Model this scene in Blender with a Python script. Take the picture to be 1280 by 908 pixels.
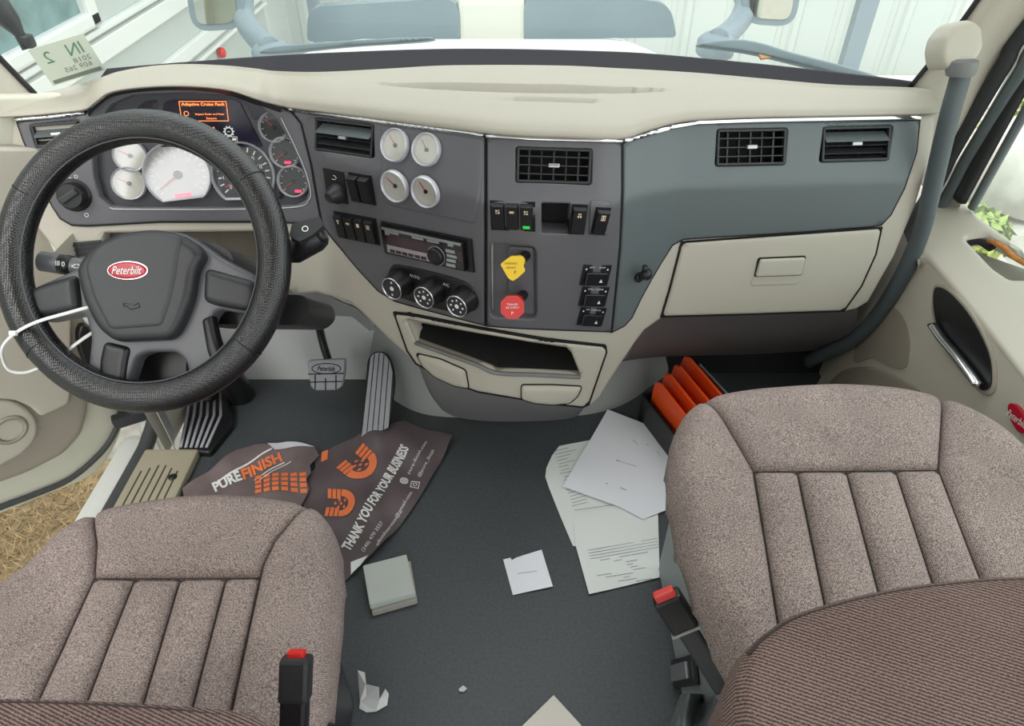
import bpy, bmesh, math, random
import numpy as np
from mathutils import Vector as V, Matrix as M
from mathutils.geometry import delaunay_2d_cdt
random.seed(7)
for o in list(bpy.data.objects): bpy.data.objects.remove(o)
scene = bpy.context.scene
COL = scene.collection

# ------------------------------------------------------------------ camera
FPX, CX, CY, HC = 860.0, 640.0, 454.0, 1.40
PITCH = math.radians(40.0)
CP, SP = math.cos(PITCH), math.sin(PITCH)
CAM = V((0, 0, HC))
cd = bpy.data.cameras.new('camera'); cam = bpy.data.objects.new('camera', cd); COL.objects.link(cam)
cam.location = CAM; cam.rotation_euler = (math.pi/2 - PITCH, 0, 0)
cd.sensor_width = 36.0; cd.lens = FPX/1280.0*36.0; cd.clip_start = 0.02; cd.clip_end = 200
scene.camera = cam

# ------------------------------------------------------------------ sky, sun, exposure
w = bpy.data.worlds.new('overcast'); scene.world = w; w.use_nodes = True
bg = w.node_tree.nodes['Background']
bg.inputs[0].default_value = (0.96, 0.985, 1.0, 1); bg.inputs[1].default_value = 0.95
sl = bpy.data.lights.new('sun', 'SUN'); sl.energy = 1.0; sl.angle = math.radians(35); sl.color = (1, .97, .92)
sun = bpy.data.objects.new('sun', sl); COL.objects.link(sun)
sun.rotation_euler = (math.radians(38), math.radians(-28), 0); sun.location = (-2, -1, 6)
scene.view_settings.view_transform = 'Standard'; scene.view_settings.look = 'None'
scene.view_settings.gamma = 1.0; scene.view_settings.use_curve_mapping = False
scene.view_settings.exposure = 1.25

# ------------------------------------------------------------------ pixel <-> place
def ray(u, v):
    dx = (u-CX)/FPX; dy = (CY-v)/FPX
    return V((dx, CP+dy*SP, -SP+dy*CP))
def atY(u, v, y): d = ray(u, v); return CAM + d*(y/d.y)
def atZ(u, v, z): d = ray(u, v); return CAM + d*((z-HC)/d.z)
def atX(u, v, x): d = ray(u, v); return CAM + d*(x/d.x)
def atT(u, v, t): return CAM + ray(u, v)*t
def atP(u, v, p0, n): d = ray(u, v); return CAM + d*((p0-CAM).dot(n)/d.dot(n))

def pl(x, ks):                                   # monotone cubic through knots
    n = len(ks)
    if x <= ks[0][0]: return ks[0][1]
    if x >= ks[-1][0]: return ks[-1][1]
    i = 0
    while x > ks[i+1][0]: i += 1
    def slope(j):
        if j <= 0 or j >= n-1: return 0.0
        a = (ks[j][1]-ks[j-1][1])/(ks[j][0]-ks[j-1][0]); b = (ks[j+1][1]-ks[j][1])/(ks[j+1][0]-ks[j][0])
        return 0.0 if a*b <= 0 else 2*a*b/(a+b)
    x0, y0 = ks[i]; x1, y1 = ks[i+1]; h = x1-x0; t = (x-x0)/h
    m0, m1 = slope(i)*h, slope(i+1)*h
    return y0*(2*t**3-3*t*t+1)+m0*(t**3-2*t*t+t)+y1*(-2*t**3+3*t*t)+m1*(t**3-t*t)
def sstep(a, b, x):
    t = min(1, max(0, (x-a)/(b-a))); return t*t*(3-2*t)

class Surf:                                      # a surface Y = fn(X, Z), seen from -Y
    def __init__(s, fn): s.fn = fn
    def hit(s, u, v):
        d = ray(u, v)
        f = lambda t: t*d.y - s.fn(t*d.x, HC+t*d.z)
        t0 = 1.3/d.y; f0 = f(t0); t1 = t0-f0/d.y; f1 = f(t1)
        for _ in range(14):
            if abs(f1) < 1e-6: return CAM + d*t1
            if abs(f1-f0) < 1e-12: break
            t2 = t1-f1*(t1-t0)/(f1-f0); t0, f0 = t1, f1; t1 = min(3.6, max(.5, t2)); f1 = f(t1)
        lo, hi = .5, 3.6
        for _ in range(26):
            m = (lo+hi)/2
            if f(m) > 0: hi = m
            else: lo = m
        return CAM + d*((lo+hi)/2)
    def nrm(s, p, e=.004):
        gx = (s.fn(p.x+e, p.z)-s.fn(p.x-e, p.z))/(2*e); gz = (s.fn(p.x, p.z+e)-s.fn(p.x, p.z-e))/(2*e)
        return V((gx, -1, gz)).normalized()
    def at(s, u, v, off=0):
        p = s.hit(u, v); return p + s.nrm(p)*off if off else p
class PlaneS:                                    # a plane, normal towards the viewer
    def __init__(s, p0, n): s.p0 = V(p0); s.n = V(n).normalized()
    def hit(s, u, v): return atP(u, v, s.p0, s.n)
    def nrm(s, p): return s.n
    def at(s, u, v, off=0): return s.hit(u, v)+s.n*off
def plane3(a, b, c):
    n = (b-a).cross(c-a).normalized()
    if n.dot(CAM-a) < 0: n = -n
    return PlaneS(a, n)

# ------------------------------------------------------------------ materials
def s2l(c): return tuple(((x/255)/12.92 if x/255 <= .04045 else ((x/255+.055)/1.055)**2.4) for x in c)
MATS = {}
def mat(name, rgb, rough=.6, metal=0.0, grain=0, gstr=.15, var=0.0, vscale=6, spec=.5, emit=None, estr=1.0, alpha=None, coat=0):
    m = bpy.data.materials.new(name); m.use_nodes = True; nt = m.node_tree; N = nt.nodes; L = nt.links
    b = N['Principled BSDF']; c = s2l(rgb)+(1,)
    b.inputs['Base Color'].default_value = c; b.inputs['Roughness'].default_value = rough
    b.inputs['Metallic'].default_value = metal; b.inputs['Specular IOR Level'].default_value = spec
    if coat: b.inputs['Coat Weight'].default_value = coat; b.inputs['Coat Roughness'].default_value = .05
    if emit: b.inputs['Emission Color'].default_value = s2l(emit)+(1,); b.inputs['Emission Strength'].default_value = estr
    if alpha is not None: b.inputs['Alpha'].default_value = alpha
    tc = N.new('ShaderNodeTexCoord')
    if grain:
        n = N.new('ShaderNodeTexNoise'); n.inputs['Scale'].default_value = grain; n.inputs['Detail'].default_value = 3
        L.new(tc.outputs['Object'], n.inputs['Vector'])
        bp = N.new('ShaderNodeBump'); bp.inputs['Strength'].default_value = gstr; bp.inputs['Distance'].default_value = .002
        L.new(n.outputs['Fac'], bp.inputs['Height']); L.new(bp.outputs['Normal'], b.inputs['Normal'])
    if var:
        n2 = N.new('ShaderNodeTexNoise'); n2.inputs['Scale'].default_value = vscale; n2.inputs['Detail'].default_value = 6
        L.new(tc.outputs['Object'], n2.inputs['Vector'])
        mp = N.new('ShaderNodeMapRange'); mp.inputs[1].default_value = .3; mp.inputs[2].default_value = .7
        mp.inputs[3].default_value = 1-var; mp.inputs[4].default_value = 1+var
        L.new(n2.outputs['Fac'], mp.inputs[0])
        mx = N.new('ShaderNodeVectorMath'); mx.operation = 'SCALE'; mx.inputs[0].default_value = c[:3]
        L.new(mp.outputs[0], mx.inputs['Scale']); L.new(mx.outputs[0], b.inputs['Base Color'])
    MATS[name] = m
    return m
def glassmat(name, tint, refl, rough=.02, dust_haze=0.0):
    m = bpy.data.materials.new(name); m.use_nodes = True; nt = m.node_tree; N = nt.nodes; L = nt.links
    N.remove(N['Principled BSDF']); out = N['Material Output']
    tr = N.new('ShaderNodeBsdfTransparent'); tr.inputs[0].default_value = s2l(tint)+(1,)
    gl = N.new('ShaderNodeBsdfGlossy'); gl.inputs['Roughness'].default_value = rough
    mx = N.new('ShaderNodeMixShader'); mx.inputs[0].default_value = refl
    L.new(tr.outputs[0], mx.inputs[1]); L.new(gl.outputs[0], mx.inputs[2])
    last = mx
    if dust_haze:
        df = N.new('ShaderNodeBsdfTranslucent'); df.inputs[0].default_value = (.9, .93, .92, 1)
        m2 = N.new('ShaderNodeMixShader'); m2.inputs[0].default_value = dust_haze
        L.new(mx.outputs[0], m2.inputs[1]); L.new(df.outputs[0], m2.inputs[2]); last = m2
    L.new(last.outputs[0], out.inputs[0]); MATS[name] = m
    return m
def fabric(name, rgb, rgb2, scale, twill=False, rot=0.6):
    m = mat(name, rgb, .95, spec=.15); nt = m.node_tree; N = nt.nodes; L = nt.links; b = N['Principled BSDF']
    tc = N.new('ShaderNodeTexCoord')
    n = N.new('ShaderNodeTexNoise'); n.inputs['Scale'].default_value = scale; n.inputs['Detail'].default_value = 2
    L.new(tc.outputs['Object'], n.inputs['Vector'])
    rp = N.new('ShaderNodeValToRGB'); rp.color_ramp.elements[0].position = .36; rp.color_ramp.elements[1].position = .66
    rp.color_ramp.elements[0].color = s2l(rgb2)+(1,); rp.color_ramp.elements[1].color = s2l(rgb)+(1,)
    fac = n.outputs['Fac']
    wv = N.new('ShaderNodeTexWave'); mp = N.new('ShaderNodeMapping'); mp.inputs['Rotation'].default_value = (0, 0, rot)
    L.new(tc.outputs['Object'], mp.inputs[0]); L.new(mp.outputs[0], wv.inputs['Vector'])
    wv.inputs['Scale'].default_value = scale*(.16 if twill else .3); wv.inputs['Distortion'].default_value = 1.2
    wv.inputs['Detail'].default_value = 2; wv.inputs['Detail Scale'].default_value = 3
    mm = N.new('ShaderNodeMix'); mm.data_type = 'FLOAT'; mm.inputs[0].default_value = .34 if twill else .12
    L.new(n.outputs['Fac'], mm.inputs[2]); L.new(wv.outputs['Fac'], mm.inputs[3]); fac = mm.outputs[0]
    L.new(fac, rp.inputs[0])
    n3 = N.new('ShaderNodeTexNoise'); n3.inputs['Scale'].default_value = 7; n3.inputs['Detail'].default_value = 5
    L.new(tc.outputs['Object'], n3.inputs['Vector'])
    r3 = N.new('ShaderNodeMapRange'); r3.inputs[1].default_value = .3; r3.inputs[2].default_value = .7; r3.inputs[3].default_value = .86; r3.inputs[4].default_value = 1.14
    L.new(n3.outputs['Fac'], r3.inputs[0])
    sc = N.new('ShaderNodeVectorMath'); sc.operation = 'SCALE'
    L.new(rp.outputs[0], sc.inputs[0]); L.new(r3.outputs[0], sc.inputs['Scale']); L.new(sc.outputs[0], b.inputs['Base Color'])
    bp = N.new('ShaderNodeBump'); bp.inputs['Strength'].default_value = .5; bp.inputs['Distance'].default_value = .0015
    L.new(fac, bp.inputs['Height']); L.new(bp.outputs['Normal'], b.inputs['Normal'])
    return m
def leather(name, rgb):
    m = mat(name, rgb, .27, spec=.8); nt = m.node_tree; N = nt.nodes; L = nt.links; b = N['Principled BSDF']
    tc = N.new('ShaderNodeTexCoord'); vo = N.new('ShaderNodeTexVoronoi'); vo.inputs['Scale'].default_value = 300
    vo.inputs['Randomness'].default_value = .25
    L.new(tc.outputs['Object'], vo.inputs['Vector'])
    bp = N.new('ShaderNodeBump'); bp.inputs['Strength'].default_value = .6; bp.inputs['Distance'].default_value = .0013; bp.invert = True
    L.new(vo.outputs['Distance'], bp.inputs['Height']); L.new(bp.outputs['Normal'], b.inputs['Normal'])
    return m
BEIGE   = mat('beige_plastic', (194, 188, 175), .55, grain=420, gstr=.12)
PADM    = mat('beige_soft_pad', (180, 174, 161), .6, grain=300, gstr=.4)
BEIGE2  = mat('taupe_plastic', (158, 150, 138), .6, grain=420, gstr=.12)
DKGREY  = mat('charcoal_panel', (98, 97, 102), .38, grain=500, gstr=.1)
DKGREY2 = mat('slate_panel', (98, 106, 108), .36, grain=500, gstr=.1)
BLACK   = mat('black_plastic', (24, 24, 27), .38)
BLACKM  = mat('black_matte', (14, 14, 15), .8)
GASKET  = mat('black_rubber_seal', (30, 31, 33), .6)
SOFTBLK = mat('soft_black_plastic', (44, 45, 48), .42, grain=350, gstr=.15)
CHROME  = mat('chrome', (225, 225, 228), .12, 1.0)
SPOKE   = mat('spoke_grey', (92, 92, 97), .36, grain=350, gstr=.12)
SILVER  = mat('silver_bezel', (206, 206, 212), .28, .25)
CHROME2 = mat('brushed_silver', (178, 178, 182), .3, .8)
MIDGREY = mat('mid_grey_plastic', (120, 120, 120), .55, grain=400, gstr=.1)
LTGREY  = mat('light_grey_plastic', (160, 162, 162), .5, grain=400, gstr=.08)
TUNNEL  = mat('grey_tunnel_cover', (160, 162, 160), .45, grain=400, gstr=.08)
KNEE    = mat('dark_knee_board', (92, 88, 88), .6, grain=400, gstr=.1)
FLOORM  = mat('rubber_floor', (70, 74, 77), .45, grain=260, gstr=.35, var=.17, vscale=140)
WHITEP  = mat('white_paint', (232, 234, 230), .35)
WHITE   = mat('white_print', (235, 235, 232), .6)
PAPER   = mat('white_paper', (242, 244, 252), .8)
PAPER2  = mat('greenish_paper', (234, 238, 236), .8)
INK     = mat('grey_ink', (120, 122, 126), .8)
ORANGEP = mat('orange_print', (246, 130, 78), .6)
BAGM    = mat('dark_bag_plastic', (98, 85, 89), .42, grain=60, gstr=.4, var=.1, vscale=9)
RED     = mat('red_plastic', (214, 40, 34), .35)
YELLOW  = mat('yellow_plastic', (238, 196, 22), .4)
REDREF  = mat('orange_red_reflector', (255, 92, 38), .35)
BADGE   = mat('red_badge', (178, 24, 48), .25)
LEATHER = leather('black_perforated_leather', (13, 13, 16))
FABRIC  = fabric('taupe_seat_fabric', (182, 166, 160), (98, 85, 82), 520)
FABRIC2 = fabric('corduroy_seat_fabric', (144, 122, 116), (74, 59, 57), 620, twill=True, rot=-1.2)
STITCH  = mat('dark_stitching', (60, 52, 52), .9)
SCREEN  = mat('dark_display', (26, 20, 44), .15)
ORLIT   = mat('orange_display_light', (255, 150, 80), .5, emit=(255, 130, 60), estr=.8)
REDLIT  = mat('red_warning_light', (235, 50, 80), .5, emit=(240, 40, 80), estr=.7)
DIAL    = mat('gauge_dial', (40, 40, 44), .5)
DIALPALE= mat('pale_gauge_dial', (226, 222, 212), .5)
LENS    = glassmat('gauge_glass', (255, 255, 255), .025)
LENS2   = glassmat('reflecting_gauge_glass', (255, 255, 255), .16, .12)
RADIOM  = mat('radio_display', (58, 34, 42), .2)
EOG = None
# ------------------------------------------------------------------ object helpers
def link(name, me, m, parent=None, smooth=False):
    o = bpy.data.objects.new(name, me); COL.objects.link(o)
    if m: me.materials.append(m)
    if parent is not None:
        o.parent = parent
        root = parent
        while root.parent is not None: root = root.parent
        if parent is root: o.matrix_parent_inverse = M.Translation(root.location).inverted()
    if smooth:
        me.polygons.foreach_set('use_smooth', [True]*len(me.polygons))
        me.update()
    return o
def obj(name, verts, faces, m, parent=None, smooth=False, auto=None):
    me = bpy.data.meshes.new(name); me.from_pydata([tuple(v) for v in verts], [], faces); me.update()
    o = link(name, me, m, parent, smooth)
    if auto: me.set_sharp_from_angle(angle=math.radians(auto))
    return o
def thing(name, label, cat, loc=(0, 0, 0), group=None, kind=None):
    e = bpy.data.objects.new(name, None); COL.objects.link(e); e.location = loc; e.empty_display_size = .05
    return tag(e, label, cat, group, kind)
def tag(o, label, cat=None, group=None, kind=None):
    o['label'] = label
    if cat: o['category'] = cat
    if group: o['group'] = group
    if kind: o['kind'] = kind
    return o

class MB:                                        # collects shapes for ONE mesh
    def __init__(s): s.v = []; s.f = []
    def add(s, vs, fs):
        n = len(s.v); s.v += [V(p) for p in vs]; s.f += [tuple(i+n for i in f) for f in fs]; return s
    def box(s, Mx, w, h, d, z0=0, bev=0, taper=1.0):   # w along x, h along y (centred), z0..z0+d along z
        bm = bmesh.new(); bmesh.ops.create_cube(bm, size=1)
        for q in bm.verts:
            top = q.co.z > 0
            k = taper if top else 1
            q.co = V((q.co.x*w*k, q.co.y*h*k, z0+(q.co.z+.5)*d))
        if bev: bmesh.ops.bevel(bm, geom=bm.edges[:], offset=bev, segments=2, affect='EDGES', profile=.6)
        bm.verts.ensure_lookup_table(); bm.verts.index_update()
        s.add([Mx @ q.co for q in bm.verts], [[q.index for q in f.verts] for f in bm.faces]); bm.free(); return s
    def lathe(s, Mx, prof, n=24, sx=1.0, sy=1.0):       # prof [(r, z)]
        vs = []; fs = []
        for r, z in prof:
            for i in range(n):
                a = 2*math.pi*i/n; vs.append(Mx @ V((r*math.cos(a)*sx, r*math.sin(a)*sy, z)))
        for j in range(len(prof)-1):
            for i in range(n):
                k = (i+1) % n; fs.append((j*n+i, j*n+k, (j+1)*n+k, (j+1)*n+i))
        if prof[0][0] > 1e-6: fs.append(tuple(reversed(range(n))))
        if prof[-1][0] > 1e-6: fs.append(tuple((len(prof)-1)*n+i for i in range(n)))
        return s.add(vs, fs)
    def ringlathe(s, Mx, prof, n=32, a0=0, a1=2*math.pi):   # closed profile ring
        m = len(prof); vs = []; fs = []
        full = abs(a1-a0-2*math.pi) < 1e-6; nn = n if full else n+1
        for i in range(nn):
            a = a0+(a1-a0)*i/n
            for r, z in prof: vs.append(Mx @ V((r*math.cos(a), r*math.sin(a), z)))
        for i in range(n):
            k = (i+1) % nn
            for j in range(m):
                l = (j+1) % m; fs.append((i*m+j, k*m+j, k*m+l, i*m+l))
        return s.add(vs, fs)
    def tube(s, pts, r, n=10, closed=False, cap=True, flat=1.0, up=None):
        pts = [V(p) for p in pts]; m = len(pts); rs = r if isinstance(r, (list, tuple)) else [r]*m
        base = len(s.v); prev = None; vs = []; fs = []
        for i in range(m):
            if closed: t = pts[(i+1) % m]-pts[i-1]
            else: t = pts[min(i+1, m-1)]-pts[max(i-1, 0)]
            t.normalize()
            if prev is None:
                a = V(up) if up else (V((0, 0, 1)) if abs(t.z) < .9 else V((1, 0, 0)))
                a = (a-t*a.dot(t)).normalized()
            else: a = (prev-t*prev.dot(t)).normalized()
            prev = a; b = t.cross(a)
            for k in range(n):
                q = 2*math.pi*k/n; vs.append(pts[i]+(a*math.cos(q)*flat+b*math.sin(q))*rs[i])
        for i in range(m if closed else m-1):
            j = (i+1) % m
            for k in range(n):
                l = (k+1) % n; fs.append((i*n+k, i*n+l, j*n+l, j*n+k))
        if cap and not closed:
            fs.append(tuple(reversed(range(n)))); fs.append(tuple((m-1)*n+k for k in range(n)))
        return s.add(vs, fs)
    def grid(s, rows):
        n = len(rows[0]); vs = [p for r in rows for p in r]; fs = []
        for j in range(len(rows)-1):
            for i in range(n-1): fs.append((j*n+i, j*n+i+1, (j+1)*n+i+1, (j+1)*n+i))
        return s.add(vs, fs)
    def prism(s, poly, Mx, z0, z1):                       # polygon in frame xy, extruded
        n = len(poly)
        vs = [Mx @ V((x, y, z0)) for x, y in poly]+[Mx @ V((x, y, z1)) for x, y in poly]
        fs = [tuple(range(n, 2*n)), tuple(reversed(range(n)))]+[(i, (i+1) % n, n+(i+1) % n, n+i) for i in range(n)]
        return s.add(vs, fs)
    def build(s, name, m, parent=None, smooth=False, auto=None):
        o = obj(name, s.v, s.f, m, parent, smooth or bool(auto))
        bm = bmesh.new(); bm.from_mesh(o.data); bmesh.ops.recalc_face_normals(bm, faces=bm.faces); bm.to_mesh(o.data); bm.free()
        if auto: o.data.set_sharp_from_angle(angle=math.radians(auto))
        return o

def cat(pts, n=8, closed=False):                 # Catmull-Rom through points
    pts = [V(p) for p in pts]; m = len(pts); out = []
    for i in range(m if closed else m-1):
        p1, p2 = pts[i], pts[(i+1) % m]
        p0 = pts[i-1] if (closed or i > 0) else p1*2-p2
        p3 = pts[(i+2) % m] if (closed or i+2 < m) else p2*2-p1
        for k in range(n):
            t = k/n
            out.append(.5*((2*p1)+(p2-p0)*t+(2*p0-5*p1+4*p2-p3)*t*t+(3*p1-p0-3*p2+p3)*t**3))
    if not closed: out.append(pts[-1])
    return out
def cat2(pts, n=6, closed=True): return [(p.x, p.y) for p in cat([(a, b, 0) for a, b in pts], n, closed)]
def rpoly(pts, r, n=5):                          # polygon with rounded corners; r number or list
    out = []; m = len(pts)
    for i in range(m):
        p = V(pts[i]).to_2d() if len(pts[i]) == 3 else V((pts[i][0], pts[i][1]))
        a = V(pts[i-1][:2])-p; b = V(pts[(i+1) % m][:2])-p
        rr = r[i] if isinstance(r, (list, tuple)) else r
        d = min(rr, a.length*.49, b.length*.49)
        if d <= 0: out.append((p.x, p.y)); continue
        a = p+a.normalized()*d; b = p+b.normalized()*d
        for k in range(n+1):
            t = k/n; q = a*(1-t)**2+p*2*t*(1-t)+b*t*t; out.append((q.x, q.y))
    return out
def inset(poly, d):
    # move each vertex inwards by d (works for mild polygons)
    m = len(poly); ar = sum(poly[i-1][0]*poly[i][1]-poly[i][0]*poly[i-1][1] for i in range(m)); sg = 1 if ar > 0 else -1
    out = []
    for i in range(m):
        a = V(poly[i-1]); p = V(poly[i]); b = V(poly[(i+1) % m])
        e1 = p-a; e2 = b-p
        n1 = V((-e1.y, e1.x)).normalized() if e1.length > 1e-9 else V((0, 0)); n2 = V((-e2.y, e2.x)).normalized() if e2.length > 1e-9 else V((0, 0))
        n = n1+n2
        if n.length < 1e-6: n = n1
        n.normalize(); k = max(.4, n.dot(n1)); q = p+n*(sg*d/k); out.append((q.x, q.y))
    return out

def seg_dist(P, loops):
    P = np.asarray(P, float); D = np.full(len(P), 1e9)
    A = np.concatenate([np.array(l, float) for l in loops]); B = np.concatenate([np.roll(np.array(l, float), -1, 0) for l in loops])
    E = B-A; L2 = np.maximum((E*E).sum(1), 1e-14)
    for i in range(0, len(P), 2000):
        Q = P[i:i+2000]; W = Q[:, None, :]-A[None]
        t = np.clip((W*E[None]).sum(2)/L2[None], 0, 1)
        D[i:i+2000] = np.sqrt(((W-t[..., None]*E[None])**2).sum(2).min(1))
    return D
def inside(P, lp):
    P = np.asarray(P, float); A = np.array(lp, float); B = np.roll(A, -1, 0)
    k = A[:, 1] != B[:, 1]; A = A[k]; B = B[k]; r = np.zeros(len(P), bool)
    for i in range(0, len(P), 4000):
        Q = P[i:i+4000]; y = Q[:, 1:2]; x = Q[:, :1]
        c = ((A[:, 1] > y) != (B[:, 1] > y)) & (x < (B[:, 0]-A[:, 0])*(y-A[:, 1])/(B[:, 1]-A[:, 1])+A[:, 0])
        r[i:i+4000] = c.sum(1) % 2 == 1
    return r
def resample(lp, sp):
    out = []; m = len(lp)
    for i in range(m):
        a = lp[i]; b = lp[(i+1) % m]; L = math.hypot(b[0]-a[0], b[1]-a[1])
        k = max(1, int(round(L/sp)))
        for j in range(k): out.append((a[0]+(b[0]-a[0])*j/k, a[1]+(b[1]-a[1])*j/k))
    return out
def tripatch(outline, holes, sp, rings=()):
    loops = [resample(outline, sp)]+[resample(h, sp) for h in holes]
    pts = []; edges = []
    for lp in loops:
        n0 = len(pts); pts += lp; edges += [(n0+i, n0+(i+1) % len(lp)) for i in range(len(lp))]
    nb = len(pts)
    A = np.array(outline); x0, y0 = A.min(0); x1, y1 = A.max(0)
    gx = np.arange(x0+sp*.5, x1, sp); gy = np.arange(y0+sp*.5, y1, sp*.87)
    G = []
    for j, y in enumerate(gy):
        for x in gx: G.append((x+(sp*.5 if j % 2 else 0), y))
    rmax = max(rings) if rings else 0
    if G:
        G = np.array(G); k = inside(G, outline)
        for h in holes: k &= ~inside(G, h)
        G = G[k]
        if len(G):
            d = seg_dist(G, loops); G = G[d > max(sp*.55, rmax+sp*.35)]
            pts += [tuple(g) for g in G]
    for rd in rings:
        for lp in loops:
            L_ = np.array(lp); e = np.roll(L_, -1, 0)-np.roll(L_, 1, 0); ln = np.hypot(e[:, 0], e[:, 1]); ln[ln < 1e-9] = 1
            n = np.stack([-e[:, 1], e[:, 0]], 1)/ln[:, None]*rd
            c = np.concatenate([L_+n, L_-n]); k = inside(c, outline)
            for h in holes: k &= ~inside(c, h)
            c = c[k]
            if len(c): pts += [tuple(q) for q in c[seg_dist(c, loops) > rd*.93]]
    vs, es, fs, *_ = delaunay_2d_cdt([V(p) for p in pts], edges, [], 0, sp*1e-4)
    P = np.array([(q.x, q.y) for q in vs]); T = np.array([f for f in fs if len(f) == 3])
    C = P[T].mean(1); k = inside(C, outline)
    for h in holes: k &= ~inside(C, h)
    T = T[k]
    return P, T, seg_dist(P, loops)

def patch(name, outline, surf, m, parent=None, off=0, thick=.012, holes=(), sp=None, edge=None, prof=None, smooth=True, rings=None, auto=40, hfun=None, taper=None):
    """solid sheet following a surface; outline and holes in photo pixels; edge=(px, metres) rounds the rim"""
    A = np.array(outline); sp = sp or max(3, min(14, (A.max(0)-A.min(0)).max()/14))
    if rings is None: rings = (edge[0]*.3, edge[0]*.7, edge[0]) if edge else ()
    P, T, D = tripatch(outline, holes, sp, rings)
    top = []; bot = []
    for (u, v), d in zip(P, D):
        p = surf.hit(u, v); n = surf.nrm(p); h = 0
        if edge:
            t = min(1, d/edge[0]); h -= edge[1]*(1-math.sqrt(max(0, 1-(1-t)**2)))
        if hfun: h += hfun(u, v, d)
        b_ = p+n*(off-thick)
        if taper: b_ = b_+(taper[0]-p)*taper[1]
        top.append(p+n*(off+h)); bot.append(b_)
    return solid(name, top, bot, T, m, parent, smooth, auto)
def solid(name, top, bot, T, m, parent, smooth=True, auto=40, closed=False):
    T = [tuple(int(i) for i in t) for t in T]
    cnt = {}
    for t in T:
        for a, b in ((t[0], t[1]), (t[1], t[2]), (t[2], t[0])):
            cnt[(a, b)] = 1
    be = [(a, b) for (a, b) in cnt if (b, a) not in cnt]
    n = len(top); vs = list(top); idx = {}
    if closed: vs += list(bot); idx = {i: n+i for i in range(n)}
    else:
        for a, b in be:
            for q in (a, b):
                if q not in idx: idx[q] = len(vs); vs.append(bot[q])
    fs = list(T)+[(b, a, idx[a], idx[b]) for a, b in be]
    if closed: fs += [(n+t[2], n+t[1], n+t[0]) for t in T]
    o = obj(name, vs, fs, m, parent, smooth)
    me = o.data
    # orientation: first triangle must face away from its back
    t = T[0]; nn = (V(top[t[1]])-V(top[t[0]])).cross(V(top[t[2]])-V(top[t[0]]))
    if nn.dot(V(top[t[0]])-V(bot[t[0]])) < 0: me.flip_normals()
    if auto: me.set_sharp_from_angle(angle=math.radians(auto))
    return o

def fit(q, surf, off=0):                         # frame of a quad (tl, tr, br, bl in pixels) on a surface
    p = [surf.at(*c) for c in q]; c = sum(p, V())/4
    x = ((p[1]-p[0])+(p[2]-p[3])); n = surf.nrm(c)
    y = ((p[0]-p[3])+(p[1]-p[2]))
    z = x.cross(y).normalized()
    if z.dot(CAM-c) < 0: z = -z
    w_ = x.length/2; h_ = y.length/2
    x.normalize(); y = z.cross(x)
    Mx = M((x, y, z)).transposed().to_4x4(); Mx.translation = c+z*off
    return Mx, w_, h_
def frame(p, n, upv=(0, 0, 1)):
    n = V(n).normalized(); u = V(upv); u = (u-n*u.dot(n)).normalized(); x = u.cross(n)
    Mx = M((x, u, n)).transposed().to_4x4(); Mx.translation = V(p); return Mx
def pxm(p):                                      # metres per pixel at a point
    return (p-CAM).dot(V((0, CP, -SP)))/FPX
def text_mesh(txt, shear=0.0, bold=0.0, res=2):
    cu = bpy.data.curves.new('t', 'FONT'); cu.body = txt; cu.shear = shear; cu.offset = bold; cu.resolution_u = res
    o = bpy.data.objects.new('t', cu); COL.objects.link(o)
    me = o.to_mesh(); vs = [q.co.copy() for q in me.vertices]; fs = [tuple(p.vertices) for p in me.polygons]
    o.to_mesh_clear(); bpy.data.objects.remove(o); bpy.data.curves.remove(cu)
    xs = [q.x for q in vs]; ys = [q.y for q in vs]; x0, x1, y0, y1 = min(xs), max(xs), min(ys), max(ys)
    return [((q.x-x0)/(x1-x0), (q.y-y0)/(y1-y0)) for q in vs], fs, (x1-x0)/(y1-y0)
def text(name, txt, Mx, w_, h_, cx, cy, z, m, parent, shear=0, bold=0, mirror=False):
    """lettering w_ x h_ centred at (cx, cy) of a frame"""
    uv, fs, asp = text_mesh(txt, shear, bold)
    if w_ is None: w_ = h_*asp
    vs = [Mx @ V((cx+(a-.5)*w_*(-1 if mirror else 1), cy+(b-.5)*h_, z)) for a, b in uv]
    return obj(name, vs, fs, m, parent)
# ------------------------------------------------------------------ main surfaces of the place
PLAN = [(-1.25, 1.45), (-.9, 1.50), (-.62, 1.56), (-.475, 1.56), (-.42, 1.532), (-.10, 1.35), (-.05, 1.323), (.06, 1.305), (.17, 1.31), (.21, 1.322), (.28, 1.365), (.36, 1.395), (.46, 1.405), (1.05, 1.43)]
def dash_y(x, z):
    k = sstep(-.475, -.40, x)
    l1 = .40*(z-.86)
    l2 = .55*(z-.86) if z > .76 else -.055+.06*(z-.76)
    return pl(x, PLAN)+l1*(1-k)+l2*k
DASH = Surf(dash_y)
WPLAN = [(-1.10, 1.52), (-.98, 1.585), (-.75, 1.66), (-.45, 1.73), (-.1, 1.765), (.25, 1.74), (.5, 1.67), (.7, 1.595), (.86, 1.525), (.95, 1.46)]
def wind_y(x, z): return pl(x, WPLAN)-.25*(z-.91)
WIND = Surf(wind_y)

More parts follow.
